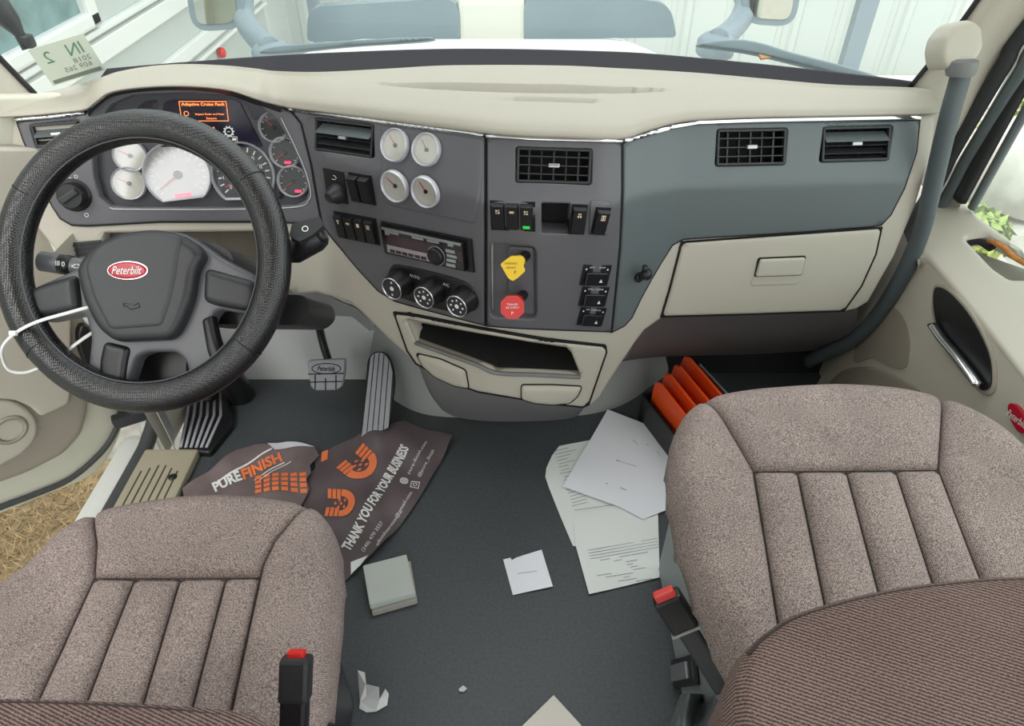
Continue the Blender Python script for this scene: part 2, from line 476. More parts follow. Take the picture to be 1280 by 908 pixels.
# ------------------------------------------------------------------ outdoors
GRASS = mat('dry_grass', (160, 140, 108), .95, grain=60, gstr=1.0, var=.35, vscale=30)
GROUNDM = mat('gravel_ground', (178, 172, 160), .95, grain=40, gstr=.8, var=.2, vscale=12)
SIDING = mat('white_siding', (192, 199, 194), .5)
SIDING2 = mat('pale_corrugated_metal', (184, 191, 188), .5)
DKGLASS = mat('green_grey_glass', (120, 148, 148), .12, var=.2, vscale=8)
HOODM = mat('white_hood_paint', (240, 240, 236), .3)
GREYP = mat('blue_grey_plastic', (128, 142, 150), .5)
MIRRORM = mat('mirror_glass', (210, 214, 210), .04, 1.0)
g = obj('ground', [(-30, -12, -1.15), (30, -12, -1.15), (30, 40, -1.15), (-30, 40, -1.15)], [(0, 1, 2, 3)], GROUNDM)
tag(g, 'pale gravel yard outside the cab', 'ground', kind='structure')
gv = MB(); rnd = random.Random(3)
for i in range(7000):
    x = rnd.uniform(-2.45, -1.0); y = rnd.uniform(.3, 2.2)
    l = rnd.uniform(.03, .09); a = rnd.uniform(0, 6.28); tz = rnd.uniform(.005, .05)
    d = V((math.cos(a), math.sin(a), 0)); s_ = V((-d.y, d.x, 0))*.003
    p = V((x, y, -1.145)); q = p+d*l+V((0, 0, tz))
    gv.add([p-s_, p+s_, q], [(0, 1, 2)])
GRAD = mat('straw', (184, 158, 116), .9, var=.5, vscale=25)
tag(gv.build('dry_grass', GRAD), 'dry yellow straw and grass below the open driver door', 'grass', kind='stuff')
patch_g = obj('grass_patch', [(-2.5, .2, -1.148), (-.95, .2, -1.148), (-.95, 2.3, -1.148), (-2.5, 2.3, -1.148)], [(0, 1, 2, 3)], GRASS)
tag(patch_g, 'strip of dry trampled grass beside the truck', 'grass', kind='structure')

# building at the left, a long white wall with rails and a window
b = thing('white_building', 'long white building with horizontal rails and a large window, left of the truck', 'building', (-2.75, 6, -1.15))
def yz(x): return M(((0, 0, 1, x), (1, 0, 0, 0), (0, 1, 0, 0), (0, 0, 0, 1)))
XW = -2.6
wb = MB(); wb.box(yz(XW-.25), 17, 4.6, .25)
for q in wb.v: q.y += -.6; q.z += 1.1
wb.build('wall', SIDING, b)
for z, h in ((.13, .12), (.235, .035), (-.22, .10), (-.33, .03), (-.75, .08)):
    r = MB(); r.box(yz(XW), 17, h, .05, bev=.008)
    for q in r.v: q.y += -.6; q.z += z
    r.build('rail', WHITEP, b)
wf = MB()
def wbox(mb, y0, y1, z0, z1, d, bev=.01):
    n = len(mb.v); mb.box(yz(XW), y1-y0, z1-z0, d, bev=bev)
    for q in mb.v[n:]: q.y += (y0+y1)/2; q.z += (z0+z1)/2
for a in ((2.0, 4.62, .27, .36), (4.5, 4.62, .27, 1.6), (2.0, 4.62, 1.5, 1.6)): wbox(wf, *a, .07, .02)
fr = wf.build('window_frame', WHITEP, b)
gp = MB(); wbox(gp, 2.0, 4.52, .34, 1.52, .02, 0); gp.build('pane', DKGLASS, fr)
wf = MB()
for a in ((5.0, 5.08, .45, 1.3), (5.0, 6.4, .45, .53), (6.32, 6.4, .45, 1.3)): wbox(wf, *a, .05, .01)
fr = wf.build('window_frame', WHITEP, b)
gp = MB(); wbox(gp, 5.04, 6.36, .5, 1.3, .015, 0); gp.build('pane', DKGLASS, fr)

lt = MB(); p = atX(275, 66, XW+.02); lt.lathe(M.Translation(p) @ M.Rotation(math.pi/2, 4, 'Y'), [(.045, 0), (.045, .03), (.03, .045), (0, .05)], 12); lt.build('marker_lamp', RED, b)
# building in front: pale corrugated metal
b = thing('metal_building', 'pale corrugated metal building in front of the truck', 'building', (1, 8.2, -1.15))
n_ = 0
for i in range(22):
    x0 = -4.2+i*.6
    m_ = MB(); I = M.Identity(4)
    prof = [(0, 0), (.06, 0), (.09, .035), (.15, .035), (.18, 0), (.52, 0), (.54, -.012), (.6, -.012)]
    vs = []
    for (dx, dy) in prof: vs += [V((x0+dx, 8.2-dy, -1.15)), V((x0+dx, 8.2-dy, 4.5))]
    fs = [(2*k, 2*k+2, 2*k+3, 2*k+1) for k in range(len(prof)-1)]
    m_.add(vs, fs).build('siding_panel', SIDING2, b)
for (u, name, lab) in ((1076, 'downpipe', 'grey upright post outside, right of the passenger-side hood mirror'), (396, 'downpipe', 'thin grey upright post outside behind the driver-side dark panel')):
    p = atY(u, 30, 6.0); t = MB(); w_ = .075 if u > 800 else .04
    t.box(M.Translation((p.x, 6.0, -1.15)), w_*2, .1, 5.2, bev=.01)
    tag(t.build('upright_post', GREYP), lab, 'post')
hl = MB(); hl.box(M.Translation((6.0, 7.4, -1.15)), 9, .6, .16, bev=.03)
tag(hl.build('concrete_kerb', mat('pale_concrete', (206, 208, 200), .9, grain=50, var=.1)), 'low pale concrete kerb at the foot of the metal building', 'kerb')
# shrubs seen through the passenger side window
LEAF = mat('leaf_green', (150, 166, 92), .7, var=.3, vscale=12); STONE = mat('pale_rock', (196, 192, 186), .9, grain=30, gstr=.6, var=.15)
def bush(x, y, z, r, lab, seed, m_=LEAF):
    rr = random.Random(seed); t = MB()
    for i in range(420):
        d = V((rr.gauss(0, 1), rr.gauss(0, 1), abs(rr.gauss(0, 1)))).normalized()*r*rr.uniform(.5, 1)
        p = V((x, y, z))+d; a = V((rr.gauss(0, 1), rr.gauss(0, 1), rr.gauss(0, 1))).normalized()*.05; c = a.cross(d).normalized()*.025
        t.add([p-a, p+c, p+a, p-c], [(0, 1, 2, 3)])
    e = thing('shrub', lab, 'shrub', (x, y, z))
    t.build('foliage', m_, e)
    s_ = MB(); s_.tube([(x, y, -1.15), (x+.02, y, -.6), (x, y, z+r*.4)], [.03, .025, .01], 7); s_.build('stem', mat('bark%d' % seed, (90, 76, 60), .9), e)
bush(2.72, 3.62, -.68, .22, 'yellow-green shrub low behind the passenger side window, nearest the door', 5)
bush(3.75, 4.75, -.55, .42, 'green shrub behind the pale rock outside the passenger side window', 6)
rk = MB(); rr = random.Random(9)
prof = [(0, -.5), (.4, -.45), (.55, -.1), (.5, .2), (.3, .42), (0, .48)]
rk.lathe(M.Translation((3.25, 4.1, -.40)) @ M.Rotation(.2, 4, 'Y') @ M.Scale(.62, 4), prof, 14)
for q in rk.v: q += V((rr.uniform(-.02, .02), rr.uniform(-.02, .02), rr.uniform(-.02, .02)))
tag(rk.build('pale_rock', STONE, smooth=True), 'pale grey rock between shrubs outside the passenger window', 'rock')
bk = MB(); bk.box(M.Translation((3.25, 4.1, -1.15)), .6, .5, .42, bev=.05); tag(bk.build('rock_plinth', STONE), 'low stone plinth under the pale rock outside', 'rock')

# hood of the truck, the dark panels on it and the hood mirrors
def hood_z(x, y): return .885-.17*(y-1.75)/.85*1.0-1.3*max(0, abs(x+.1)-.42)**2
rows = []
for j in range(13):
    y = 1.62+1.12*j/12; r = []
    for i in range(25):
        x = -1.05+1.9*i/24; k = 1-.12*j/12
        yy = max(y, pl(x, WPLAN)+.05)
        r.append(V(((x+.1)*k-.1, yy, hood_z((x+.1)*k-.1, yy))))
    rows.append(r)
last = rows[-1]; rows.append([p+V((0, .08, -.10)) for p in last]); rows.append([p+V((0, .12, -.6)) for p in last])
hm = MB(); hm.grid(rows)
hood = hm.build('truck_hood', HOODM, smooth=True); tag(hood, 'white painted truck hood beyond the windshield', 'hood', kind='structure')
def deflector(quad, lab):
    Y = 2.60
    pts = [atY(u, v, Y) for u, v in quad]; t = MB()
    poly = rpoly([(p.x, p.z) for p in pts], [.12, .09, .02, .02][:len(pts)], 6)
    t.prism([(x, z) for x, z in poly], M(((1, 0, 0, 0), (0, 0, 1, 0), (0, 1, 0, 0), (0, 0, 0, 1))), Y, Y+.05)
    tag(t.build('bug_deflector', mat('tinted_panel', (112, 128, 136), .15, var=.08, vscale=3), auto=40), lab, 'deflector')
deflector([(384, 9), (575, -3), (575, 52), (384, 52)], 'dark grey rounded panel standing on the white hood, on the driver side')
deflector([(655, -18), (838, 4), (846, 47), (655, 49)], 'dark grey rounded panel standing on the white hood, on the passenger side')
ct = MB(); p0 = atY(615, 25, 2.62); ct.box(M.Translation((p0.x, 2.64, p0.z-.1)), .235, .08, .17, bev=.02)
tag(ct.build('hood_badge_block', mat('beige_hood_block', (196, 196, 186), .5)), 'pale raised block between the two dark hood panels', 'hood trim')
def hood_mirror(sgn, out, arm, lab):
    e = thing('hood_mirror', lab, 'mirror', arm[-1])
    Y = 2.35
    pts = [atY(u, v, Y) for u, v in out]; poly = rpoly([(p.x, p.z) for p in pts], .06, 6)
    fr_ = M(((1, 0, 0, 0), (0, 0, -1, 0), (0, 1, 0, 0), (0, 0, 0, 1)))
    t = MB(); t.prism(poly, fr_, -Y-.12, -Y); t.build('housing', GREYP, e, auto=40)
    t = MB(); t.prism(inset(poly, .02), fr_, -Y-.01, -Y+.004); t.build('mirror_glass', MIRRORM, e)
    t = MB(); t.tube(cat(arm, 5), [.035]*16+[.05] if False else .035, 10); t.build('arm', GREYP, e, smooth=True)
    t = MB(); t.lathe(M.Translation(arm[-1]) @ M.Rotation(.2, 4, 'X'), [(.055, -.03), (.055, 0), (.04, .015), (0, .02)], 16); t.build('foot', GREYP, e, smooth=True)
hood_mirror(-1, [(224, -70), (296, -70), (306, 36), (240, 40)], [atY(300, -5, 2.40), atY(306, 25, 2.36), atY(320, 45, 2.24), atY(338, 62, 2.1)], 'grey hood mirror reflecting the white building, driver side')
hood_mirror(1, [(930, -70), (1010, -70), (994, 34), (928, 30)], [atY(936, -5, 2.40), atY(927, 22, 2.36), atY(910, 42, 2.24), atY(896, 52, 2.1)], 'grey hood mirror with pale housing edge, passenger side')
# cowl under the glass
rows = []
for dy, dz in ((.0, -.05), (.03, -.022), (.10, -.02), (.16, -.06)):
    rows.append([V((x, pl(x, WPLAN)+dy+.02, .885+dz)) for x in [-1.0+1.86*i/40 for i in range(41)]])
cw = MB(); cw.grid(rows); tag(cw.build('windshield_cowl', GREYP, smooth=True), 'blue-grey plastic cowl strip along the base of the windshield', 'cowl', kind='structure')

CP_ = PlaneS((.6, 1.71, .9), (0, -1, .35)); patch_o = patch('wiper_cowl', cat2([(878, 57), (890, 51), (925, 49), (955, 54), (990, 65), (1060, 83), (1105, 98), (1085, 101), (1000, 80), (940, 66)], 4), CP_, GREYP, None, 0, .05, sp=7, edge=(3, .006)); tag(patch_o, 'blue-grey wiper cowl bulge outside the windshield, passenger side', 'cowl')
CP2 = PlaneS((-.4, 1.80, .9), (0, -1, .35)); patch_o = patch('wiper_cowl', cat2([(325, 67), (340, 58), (400, 53), (470, 48.5), (535, 46), (530, 51), (440, 57), (380, 63)], 4), CP2, GREYP, None, 0, .05, sp=7, edge=(2, .004)); tag(patch_o, 'thin blue-grey wiper cowl strip outside the windshield, driver side', 'cowl')
# ------------------------------------------------------------------ the cab
fl = MB(); fl.box(M.Translation((.06, .62, -.04)), 1.90, 2.5, .04)
tag(fl.build('floor', FLOORM), 'dark grey rubber cab floor mat', 'floor', kind='structure')
FW = 1.60
# firewall (driver side pale, passenger side dark)
t = MB(); t.box(M(((1, 0, 0, -.6), (0, 0, -1, FW+.04), (0, 1, 0, .26), (0, 0, 0, 1))), .72, .62, .05)
tag(t.build('wall_front', mat('pale_firewall', (208, 210, 208), .6, grain=200)), 'pale grey firewall behind the pedals', 'wall', kind='structure')
t = MB(); t.box(M(((1, 0, 0, .55), (0, 0, -1, FW+.07), (0, 1, 0, .26), (0, 0, 0, 1))), 1.0, .62, .05)
tag(t.build('wall_front', mat('black_firewall', (34, 35, 37), .8, grain=100)), 'black carpeted firewall of the passenger footwell', 'wall', kind='structure')
# windshield
rows = []
for j in range(9):
    z = .88+.85*j/8
    rows.append([V((x*(1+.0*j), wind_y(x, z), z)) for x in [-1.06+1.93*i/60 for i in range(61)]])
wm = MB(); wm.grid(rows); WGL = glassmat('windshield_glass', (246, 252, 249), .03, .01, dust_haze=.05)  # translucent film: dust plus added whitish haze that brightens the view out
wo = wm.build('window_1', WGL, smooth=True); tag(wo, 'clear curved windshield above the dashboard', 'windshield', kind='structure')
# right side: A pillar, seals, door, window
def loft(rows, n=5, m=4):
    R = [cat(r, n) for r in rows]; k = len(R[0])
    C = [cat([r[i] for r in R], m) for i in range(k)]
    return [[C[i][j] for i in range(k)] for j in range(len(C[0]))]
XR = 1.0
inner = [atY(1120, 125, 1.53), atY(1138, 108, 1.52), atY(1180, 56, 1.50), atY(1224, -4, 1.475), atY(1290, -105, 1.43), V((.93, 1.33, 1.6))]
outer = [atX(1158, 240, .985), atX(1172, 205, .985), atX(1202, 158, .99), atX(1245, 82, 1.0), atX(1290, 20, 1.0), V((1.0, 1.18, 1.6))]
mid = [(a+b)/2+V((-.035, -.025, 0)) for a, b in zip(inner, outer)]
t = MB(); t.grid(loft([inner, mid, outer])); tag(t.build('trim_2', BEIGE, smooth=True), 'beige pillar cover beside the windshield, passenger side', 'pillar', kind='structure')
t = MB(); t.tube(cat([p+V((-.002, -.004, 0)) for p in inner[1:]], 6), .005, 8); tag(t.build('trim_3', GASKET, smooth=True), 'thin black windshield seal, passenger side', 'trim', kind='structure')
s1 = [atX(1100, 345, 1.0), atX(1150, 262, 1.0), atX(1172, 228, 1.0), atX(1190, 192, 1.0), atX(1220, 140, 1.0), atX(1256, 80, 1.0), atX(1300, 12, 1.0), V((1.0, 1.15, 1.6))]
t = MB(); t.tube(cat(s1, 6), .021, 10, flat=.6); tag(t.build('trim_4', mat('dark_door_seal', (52, 55, 58), .7), smooth=True), 'thick black rubber door seal beside the grab handle', 'trim', kind='structure')
t = MB(); t.tube(cat([p+V((.018, -.030, -.008)) for p in s1], 6), .018, 10, flat=.6); tag(t.build('trim_11', mat('blue_grey_seal', (92, 102, 104), .5), smooth=True), 'blue-grey rubber strip beside the black door seal, passenger side', 'trim', kind='structure')
# passenger door
d2 = thing('door_2', 'beige passenger door with armrest ledge and chrome handle', 'door', (1.0, 1.0, 0), kind='structure')
# door frame strip between seal and window seal
XD = 1.03
fi = [atX(1160, 262, XD), atX(1190, 212, XD), atX(1228, 150, XD), atX(1262, 90, XD), atX(1310, 15, XD), V((XD, 1.13, 1.6))]
fo = [atX(1198, 262, XD+.01), atX(1216, 228, XD+.01), atX(1246, 176, XD+.01), atX(1284, 110, XD+.01), atX(1330, 30, XD+.01), V((XD+.01, 1.05, 1.6))]
t = MB(); t.grid(loft([fi, [(a+b)/2+V((-.008, 0, 0)) for a, b in zip(fi, fo)], fo])); t.build('window_surround', BEIGE, d2, smooth=True)
ws = [atX(1200, 250, XD), atX(1222, 208, XD), atX(1252, 152, XD), atX(1285, 92, XD), atX(1330, 15, XD), V((XD, 1.05, 1.6))]
t = MB(); t.tube(cat(ws, 6), .019, 10, flat=.7); t.build('window_seal', GASKET, d2, smooth=True)
ws2 = [p+V((.02, -.022, -.01)) for p in ws]
t = MB(); t.tube(cat(ws2, 6), .012, 10, flat=.7); t.build('window_channel', mat('grey_channel', (104, 112, 114), .5), d2, smooth=True)
gp = [V((1.06, 1.50, .62)), V((1.06, .3, .62)), V((1.06, .3, 1.7)), V((1.06, 1.02, 1.7))]
w2 = MB(); w2.add(gp+[p+V((.005, 0, 0)) for p in gp], [(0, 1, 2, 3), (4, 5, 6, 7), (0, 1, 5, 4), (1, 2, 6, 5), (2, 3, 7, 6), (3, 0, 4, 7)]); w2.build('pane', WGL, d2)
# ledge (armrest sill) with a cut-out
E0, E1 = atX(1157, 318, .93), atX(1280, 473, .93)
LED = plane3(E0, E1, atZ(1240, 282, .655))
hole = rpoly([(1206, 297), (1232, 293), (1300, 330), (1290, 348), (1262, 348), (1240, 333)], 5, 4)
led = [(1148, 330), (1148, 300), (1154, 266), (1166, 248), (1190, 243), (1206, 250), (1222, 268), (1290, 318), (1345, 362), (1700, 660), (1700, 1010), (1345, 556), (1280, 473), (1222, 398), (1180, 347), (1157, 320), (1146, 318)]
patch('armrest_ledge', rpoly(led, 6), LED, BEIGE, d2, 0, .03, holes=[hole], sp=9, edge=(7, .008))
bx = MB(); q = [LED.at(u, v, -.05) for u, v in ((1195, 285), (1330, 330), (1330, 380), (1235, 350))]; bx.add(q, [(0, 1, 2, 3)])
bx.build('cutout_floor', mat('foam_grey', (150, 150, 140), .9, grain=120, var=.15), d2)
t = MB(); t.tube(cat([LED.at(u, v, .001) for u, v in ((1236, 301), (1252, 308), (1268, 322), (1295, 338))], 5), .008, 8, flat=.5); t.build('torn_edge', mat('torn_orange_foam', (176, 112, 52), .9, var=.3, vscale=60), d2, smooth=True)
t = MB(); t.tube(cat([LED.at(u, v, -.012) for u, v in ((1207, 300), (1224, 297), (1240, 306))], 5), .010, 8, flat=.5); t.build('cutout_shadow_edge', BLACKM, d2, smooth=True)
# lower door skin
DSK = PlaneS((.93, 1, .5), (-1, 0, .06))
skin = [(1020, 482), (1040, 448), (1075, 400), (1110, 350), (1133, 328), (1157, 320), (1180, 348), (1222, 399), (1280, 474), (1345, 557), (1700, 1010), (1500, 1250), (1263, 957), (1100, 560)]
patch('door_skin', skin, DSK, BEIGE, d2, 0, .02, sp=14)
patch('kick_speaker_panel', cat2([(1068, 452), (1078, 415), (1100, 385), (1122, 388), (1136, 410), (1138, 438), (1132, 460), (1112, 458), (1092, 448)]), DSK, BEIGE2, d2, .003, .005, sp=6)  # taupe speaker shape on the kick panel
rim = cat2([(1168, 362), (1176, 355), (1196, 366), (1222, 398), (1243, 440), (1247, 478), (1240, 494), (1226, 490), (1200, 462), (1176, 425), (1167, 392)])
patch('handle_bezel', rim, DSK, BEIGE2, d2, .006, .01, sp=5, edge=(3, .003))
rec = cat2([(1172, 364), (1180, 360), (1197, 372), (1221, 402), (1240, 442), (1244, 476), (1237, 488), (1226, 483), (1202, 455), (1180, 420), (1172, 390)])
patch('handle_recess', rec, DSK, BLACK, d2, .0085, .006, sp=5)
hp = [(1178, 407), (1190, 424), (1210, 447), (1228, 470), (1236, 482)]
t = MB(); t.tube(cat([DSK.at(u, v, .02+.008*k) for k, (u, v) in enumerate(hp)], 5), [.006]+[.012]*20, 10, flat=.55) if False else t.tube(cat([DSK.at(u, v, .022) for u, v in hp], 5), .0115, 12, flat=.6)
t.build('pull_handle', CHROME, d2, smooth=True)
patch('speaker_pocket', cat2([(1040, 486), (1050, 466), (1075, 459), (1105, 462), (1135, 476), (1150, 490), (1100, 500)]), DSK, BEIGE2, d2, .006, .012, sp=7, edge=(4, .005))
bd = cat2([(1265, 508), (1271, 505), (1281, 515), (1288, 532), (1284, 542), (1276, 538), (1267, 522)])
lg = patch('emblem', bd, DSK, BADGE, d2, .008, .008, sp=4); lg['label'] = 'small red oval emblem'
Mb = frame(DSK.at(1277, 524, .0095), DSK.n, (0, .25, 1)); text('emblem_lettering', 'Peterbilt', Mb, .05, .014, 0, 0, 0, WHITE, d2, shear=.3)
# door/kick wall strip in front of the passenger door
t = MB(); t.add([V((.955, 1.66, -.02)), V((.955, 1.20, -.02)), V((.955, 1.20, .45)), V((.965, 1.66, .62))], [(0, 1, 2, 3)])
kw = t.build('wall_right', BEIGE); tag(kw, 'beige kick panel of the passenger footwell', 'wall', kind='structure')

# left side: pillar, sill, open door
inner = [V((-1.04, 1.555, .86)), atY(44, 117, 1.548), atY(0, 72, 1.53), atY(-60, 8, 1.50), atY(-130, -70, 1.46), V((-1.13, 1.33, 1.6))]
outer = [V((-1.17, 1.50, .84)), V((-1.19, 1.47, .9)), V((-1.2, 1.44, .98)), V((-1.2, 1.40, 1.10)), V((-1.2, 1.34, 1.25)), V((-1.2, 1.18, 1.6))]
mid = [(a+b)/2+V((.035, -.025, 0)) for a, b in zip(inner, outer)]
t = MB(); t.grid(loft([inner, mid, outer])); tag(t.build('trim_5', BEIGE, smooth=True), 'beige pillar cover beside the windshield, driver side', 'pillar', kind='structure')
t = MB(); t.tube(cat([p+V((.002, -.004, 0)) for p in inner[1:]], 6), .006, 8); tag(t.build('trim_6', GASKET, smooth=True), 'thin black windshield seal, driver side', 'trim', kind='structure')
# left kick wall, sill plate
t = MB(); t.add([V((-.955, 1.66, -.02)), V((-.955, 1.30, -.02)), V((-1.0, 1.30, .62)), V((-1.0, 1.66, .62))], [(0, 1, 2, 3)])
tag(t.build('wall_left', BEIGE), 'beige kick panel of the driver footwell', 'wall', kind='structure')
t = MB(); t.add([V((-.958, 1.37, 0)), V((-.93, 1.30, 0)), V((-.915, 1.285, .0)), V((-.958, 1.37, .5)), V((-.945, 1.30, .5)), V((-.93, 1.285, .5))], [(0, 1, 4, 3), (1, 2, 5, 4)])
tag(t.build('trim_7', LTGREY), 'light grey upright edge beside the footrest', 'trim', kind='structure')
sp_ = thing('sill_plate', 'beige grooved sill step plate between seat and open door', 'sill plate', (-.92, 1.0, 0))
t = MB(); t.box(M.Translation((-.925, .93, -.005)), .15, .70, .028, bev=.008); t.build('plate', mat('khaki_plate', (170, 162, 140), .5, grain=200, var=.06), sp_)
for i in range(6):
    x = -.972+i*.019; t = MB()
    y1 = 1.225-.01*abs(i-2.5)
    t.box(M.Translation((x, (y1+.7)/2, .0225)), .004, y1-.7, .0012); t.build('groove', mat('groove_dark', (70, 66, 56), .8) if i == 0 else MATS['groove_dark'], sp_)
t = MB(); t.lathe(M.Translation(atZ(216, 597, .0225)), [(.0, .006), (.007, .006), (.011, .003), (.011, 0)], 14); t.build('screw', BLACK, sp_)
# weather strip along the door opening
wsx = -1.005
strip = [V((wsx-.01, 1.47, .5)), V((wsx-.01, 1.44, .2)), V((wsx, 1.40, .06)), V((wsx, 1.32, .015)), V((wsx, 1.22, .008)), V((wsx, .95, .008)), V((wsx, .4, .008))]
t = MB(); t.tube(cat(strip, 8), .020, 10); tag(t.build('trim_8', mat('grey_rubber', (72, 74, 76), .5), smooth=True), 'grey rubber weather strip around the driver door opening', 'trim', kind='structure')
t = MB(); t.box(M.Translation((-1.065, .8, -.25)), .09, 1.16, .235, bev=.03); tag(t.build('trim_9', WHITEP), 'white painted door sill of the truck body', 'sill', kind='structure')
t = MB(); t.box(M.Translation((-1.05, 1.44, -.25)), .07, .09, .9, bev=.02); tag(t.build('trim_10', WHITEP), 'white painted hinge pillar of the driver door opening', 'pillar', kind='structure')
st = MB(); st.box(M.Translation((-1.19, .95, -.62)), .26, .75, .05, bev=.015)
tag(st.build('entry_step', mat('sandy_step', (206, 190, 160), .8, grain=120, var=.1)), 'sandy coloured entry step below the driver door opening', 'step')
hb = MB(); hb.box(M.Translation((-1.075, 1.385, .02)) @ M.Rotation(.5, 4, 'Z'), .09, .03, .035, bev=.006); hb.tube([(-1.1, 1.37, .04), (-1.05, 1.41, .045)], .012, 8)
tag(hb.build('door_check_strap', SOFTBLK), 'black door check strap between sill and open door', 'door hinge')
# open driver door
A_, B_ = V((-1.12, 1.40, 0)), V((-1.33, 1.12, 0))
dn = (B_-A_).cross(V((0, 0, 1))).normalized()
if dn.dot(CAM-A_) < 0: dn = -dn
DR = PlaneS(A_, dn)
d1 = thing('door_1', 'open driver door with beige inner panel, white rim and black seal', 'door', (-1.12, 1.40, -.1), kind='structure')
shell = [(168, 120), (175, 330), (172, 440), (158, 520), (150, 548), (138, 572), (124, 590), (105, 602), (60, 620), (0, 644), (-120, 690), (-420, 760), (-420, 120)]
patch('door_shell', rpoly(shell, 8), DR, mat('cream_door_paint', (214, 212, 196), .45), d1, 0, .04, sp=16, edge=(6, .008))
gk = [(160, 330), (156, 440), (149, 515), (142, 540), (123, 567), (86, 598), (40, 618), (0, 633), (-100, 672)]
t = MB(); t.tube(cat([DR.at(u, v, .006) for u, v in gk], 6), .011, 10, flat=.7); t.build('door_seal', MATS['grey_rubber'], d1, smooth=True)
pnl = [(100, 180), (108, 330), (108, 450), (106, 512), (98, 540), (75, 565), (30, 588), (-20, 606), (-150, 650), (-400, 700), (-400, 180)]
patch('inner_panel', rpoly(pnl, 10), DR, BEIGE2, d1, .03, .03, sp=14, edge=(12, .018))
upn = [(80, 180), (78, 480), (76, 497), (42, 513), (28, 500), (10, 492), (-30, 488), (-300, 480), (-300, 180)]
patch('upper_panel', rpoly(upn, 6), DR, BEIGE, d1, .045, .02, sp=14, edge=(4, .006))
rg = [(-40, 500), (-10, 492), (15, 497), (34, 515), (36, 535), (25, 552), (5, 566), (-40, 580)]
patch('speaker_ring', cat2(rg), DR, BEIGE, d1, .045, .02, sp=8, edge=(6, .008))
hr = cat2([(86, 408), (92, 398), (101, 404), (108, 424), (110, 446), (104, 458), (96, 448), (88, 428)])
patch('handle_recess', hr, DR, BLACK, d1, .052, .02, sp=6, edge=(3, .004))
Mq = frame(DR.at(2, 528, .046), dn)
t = MB(); t.ringlathe(Mq, [(.028, 0), (.034, .004), (.040, 0)], 24); t.build('speaker_trim', BEIGE2, d1, smooth=True)
# unseen partial headliner over the seats, added to dim the cab light
ROOF_Z = 2.0
t = MB(); t.box(M.Translation((-.1, -.12, ROOF_Z)), 2.3, 2.5, .04, bev=.01)
tag(t.build('ceiling', mat('pale_headliner', (206, 202, 192), .9)), 'unseen pale headliner above the seats, added to shade the cab', 'ceiling', kind='structure')
# ------------------------------------------------------------------ dashboard
D = thing('dashboard', 'beige and charcoal truck dashboard with gauges, vents, radio and glove box', 'dashboard', (0, 1.45, .4))
# --- soft pad
LIP = [(-12, 147), (30, 145), (75, 141), (106, 137), (120, 127), (140, 115), (185, 109), (235, 108), (285, 113), (320, 124), (352, 133), (420, 142), (500, 152), (560, 160), (607, 166), (660, 170), (720, 172), (777, 173), (804, 165), (839, 155), (871, 150), (939, 147), (1040, 145), (1130, 143), (1168, 142), (1177, 139)]
BCK = [(-12, 124), (25, 119), (65, 115), (100, 106), (125, 99), (149, 91), (190, 84), (235, 81.5), (285, 83.5), (320, 87), (345, 90), (400, 91), (480, 87), (545, 83), (600, 82), (655, 82), (715, 83), (772, 86), (810, 88), (850, 90.5), (890, 93.5), (950, 99), (1040, 107), (1120, 110), (1160, 113), (1177, 124)]
FV = [0, .10, .25, .45, .70, .90, 1.0]; FY = [0, .015, .09, .29, .58, .86, 1.0]
rows = [[] for _ in range(len(FV)+3)]
for (u0, v0), (u1, v1) in zip(LIP, BCK):
    ov = .055 if 112 < u0 < 335 else .016
    p0 = DASH.hit(u0, v0); Yl = p0.y-ov
    if u0 < 110: zb = .868
    elif u0 < 352: zb = .915
    else: zb = .905
    Yb = atZ(u1, v1, zb).y
    Yb = max(Yb, Yl+.05)
    first = None
    for k, (a, b_) in enumerate(zip(FV, FY)):
        p = atY(u0+(u1-u0)*a, v0+(v1-v0)*a, Yl+(Yb-Yl)*b_)
        rows[k+2].append(p)
        if k == 0: first = p
    rows[1].append(first+V((0, .012, -.004))); rows[0].append(first+V((0, .05, .004)))
    rows[-1].append(rows[-2][-1]+V((0, .012, -.05)))
R = [cat(r, 10) for r in rows]
Rr = []
for j in range(len(R)-1):
    n = 12 if 2 <= j < len(R)-2 else 3
    Rr.append((j, n))
ncol = len(R[0]); cols = []
for i in range(ncol):
    col = []
    for j, n in Rr:
        p0 = R[max(j-1, 0)][i]; p1 = R[j][i]; p2 = R[j+1][i]; p3 = R[min(j+2, len(R)-1)][i]
        for k in range(n):
            t = k/n; col.append(.5*((2*p1)+(p2-p0)*t+(2*p0-5*p1+4*p2-p3)*t*t+(3*p1-p0-3*p2+p3)*t**3))
    col.append(R[-1][i]); cols.append(col)
def proj(p):
    q = p-CAM; dpt = q.y*CP-q.z*SP
    return CX+FPX*q.x/dpt, CY-FPX*(q.y*SP+q.z*CP)/dpt
SLOTS = [(470, 840, 104, 112, 10, .026), (606, 772, 123, 127.5, 4, .014)]
for col in cols:
    for p in col:
        u, v = proj(p)
        for (a, b_, va, vb, hmax, dep) in SLOTS:
            if a < u < b_:
                f = (u-a)/(b_-a); vt = va+(vb-va)*f-2*math.sin(math.pi*f)
                hh = hmax*math.sin(math.pi*min(1, f*1.0))**.6
                if vt < v < vt+hh: p.z -= dep*math.sin(math.pi*f)**.5*(1-(v-vt)/hh)
pm = MB(); pm.grid([[cols[i][j] for i in range(ncol)] for j in range(len(cols[0]))])
pad = pm.build('dash_pad', PADM, D, smooth=True); pad['label'] = 'beige grained soft dash pad'

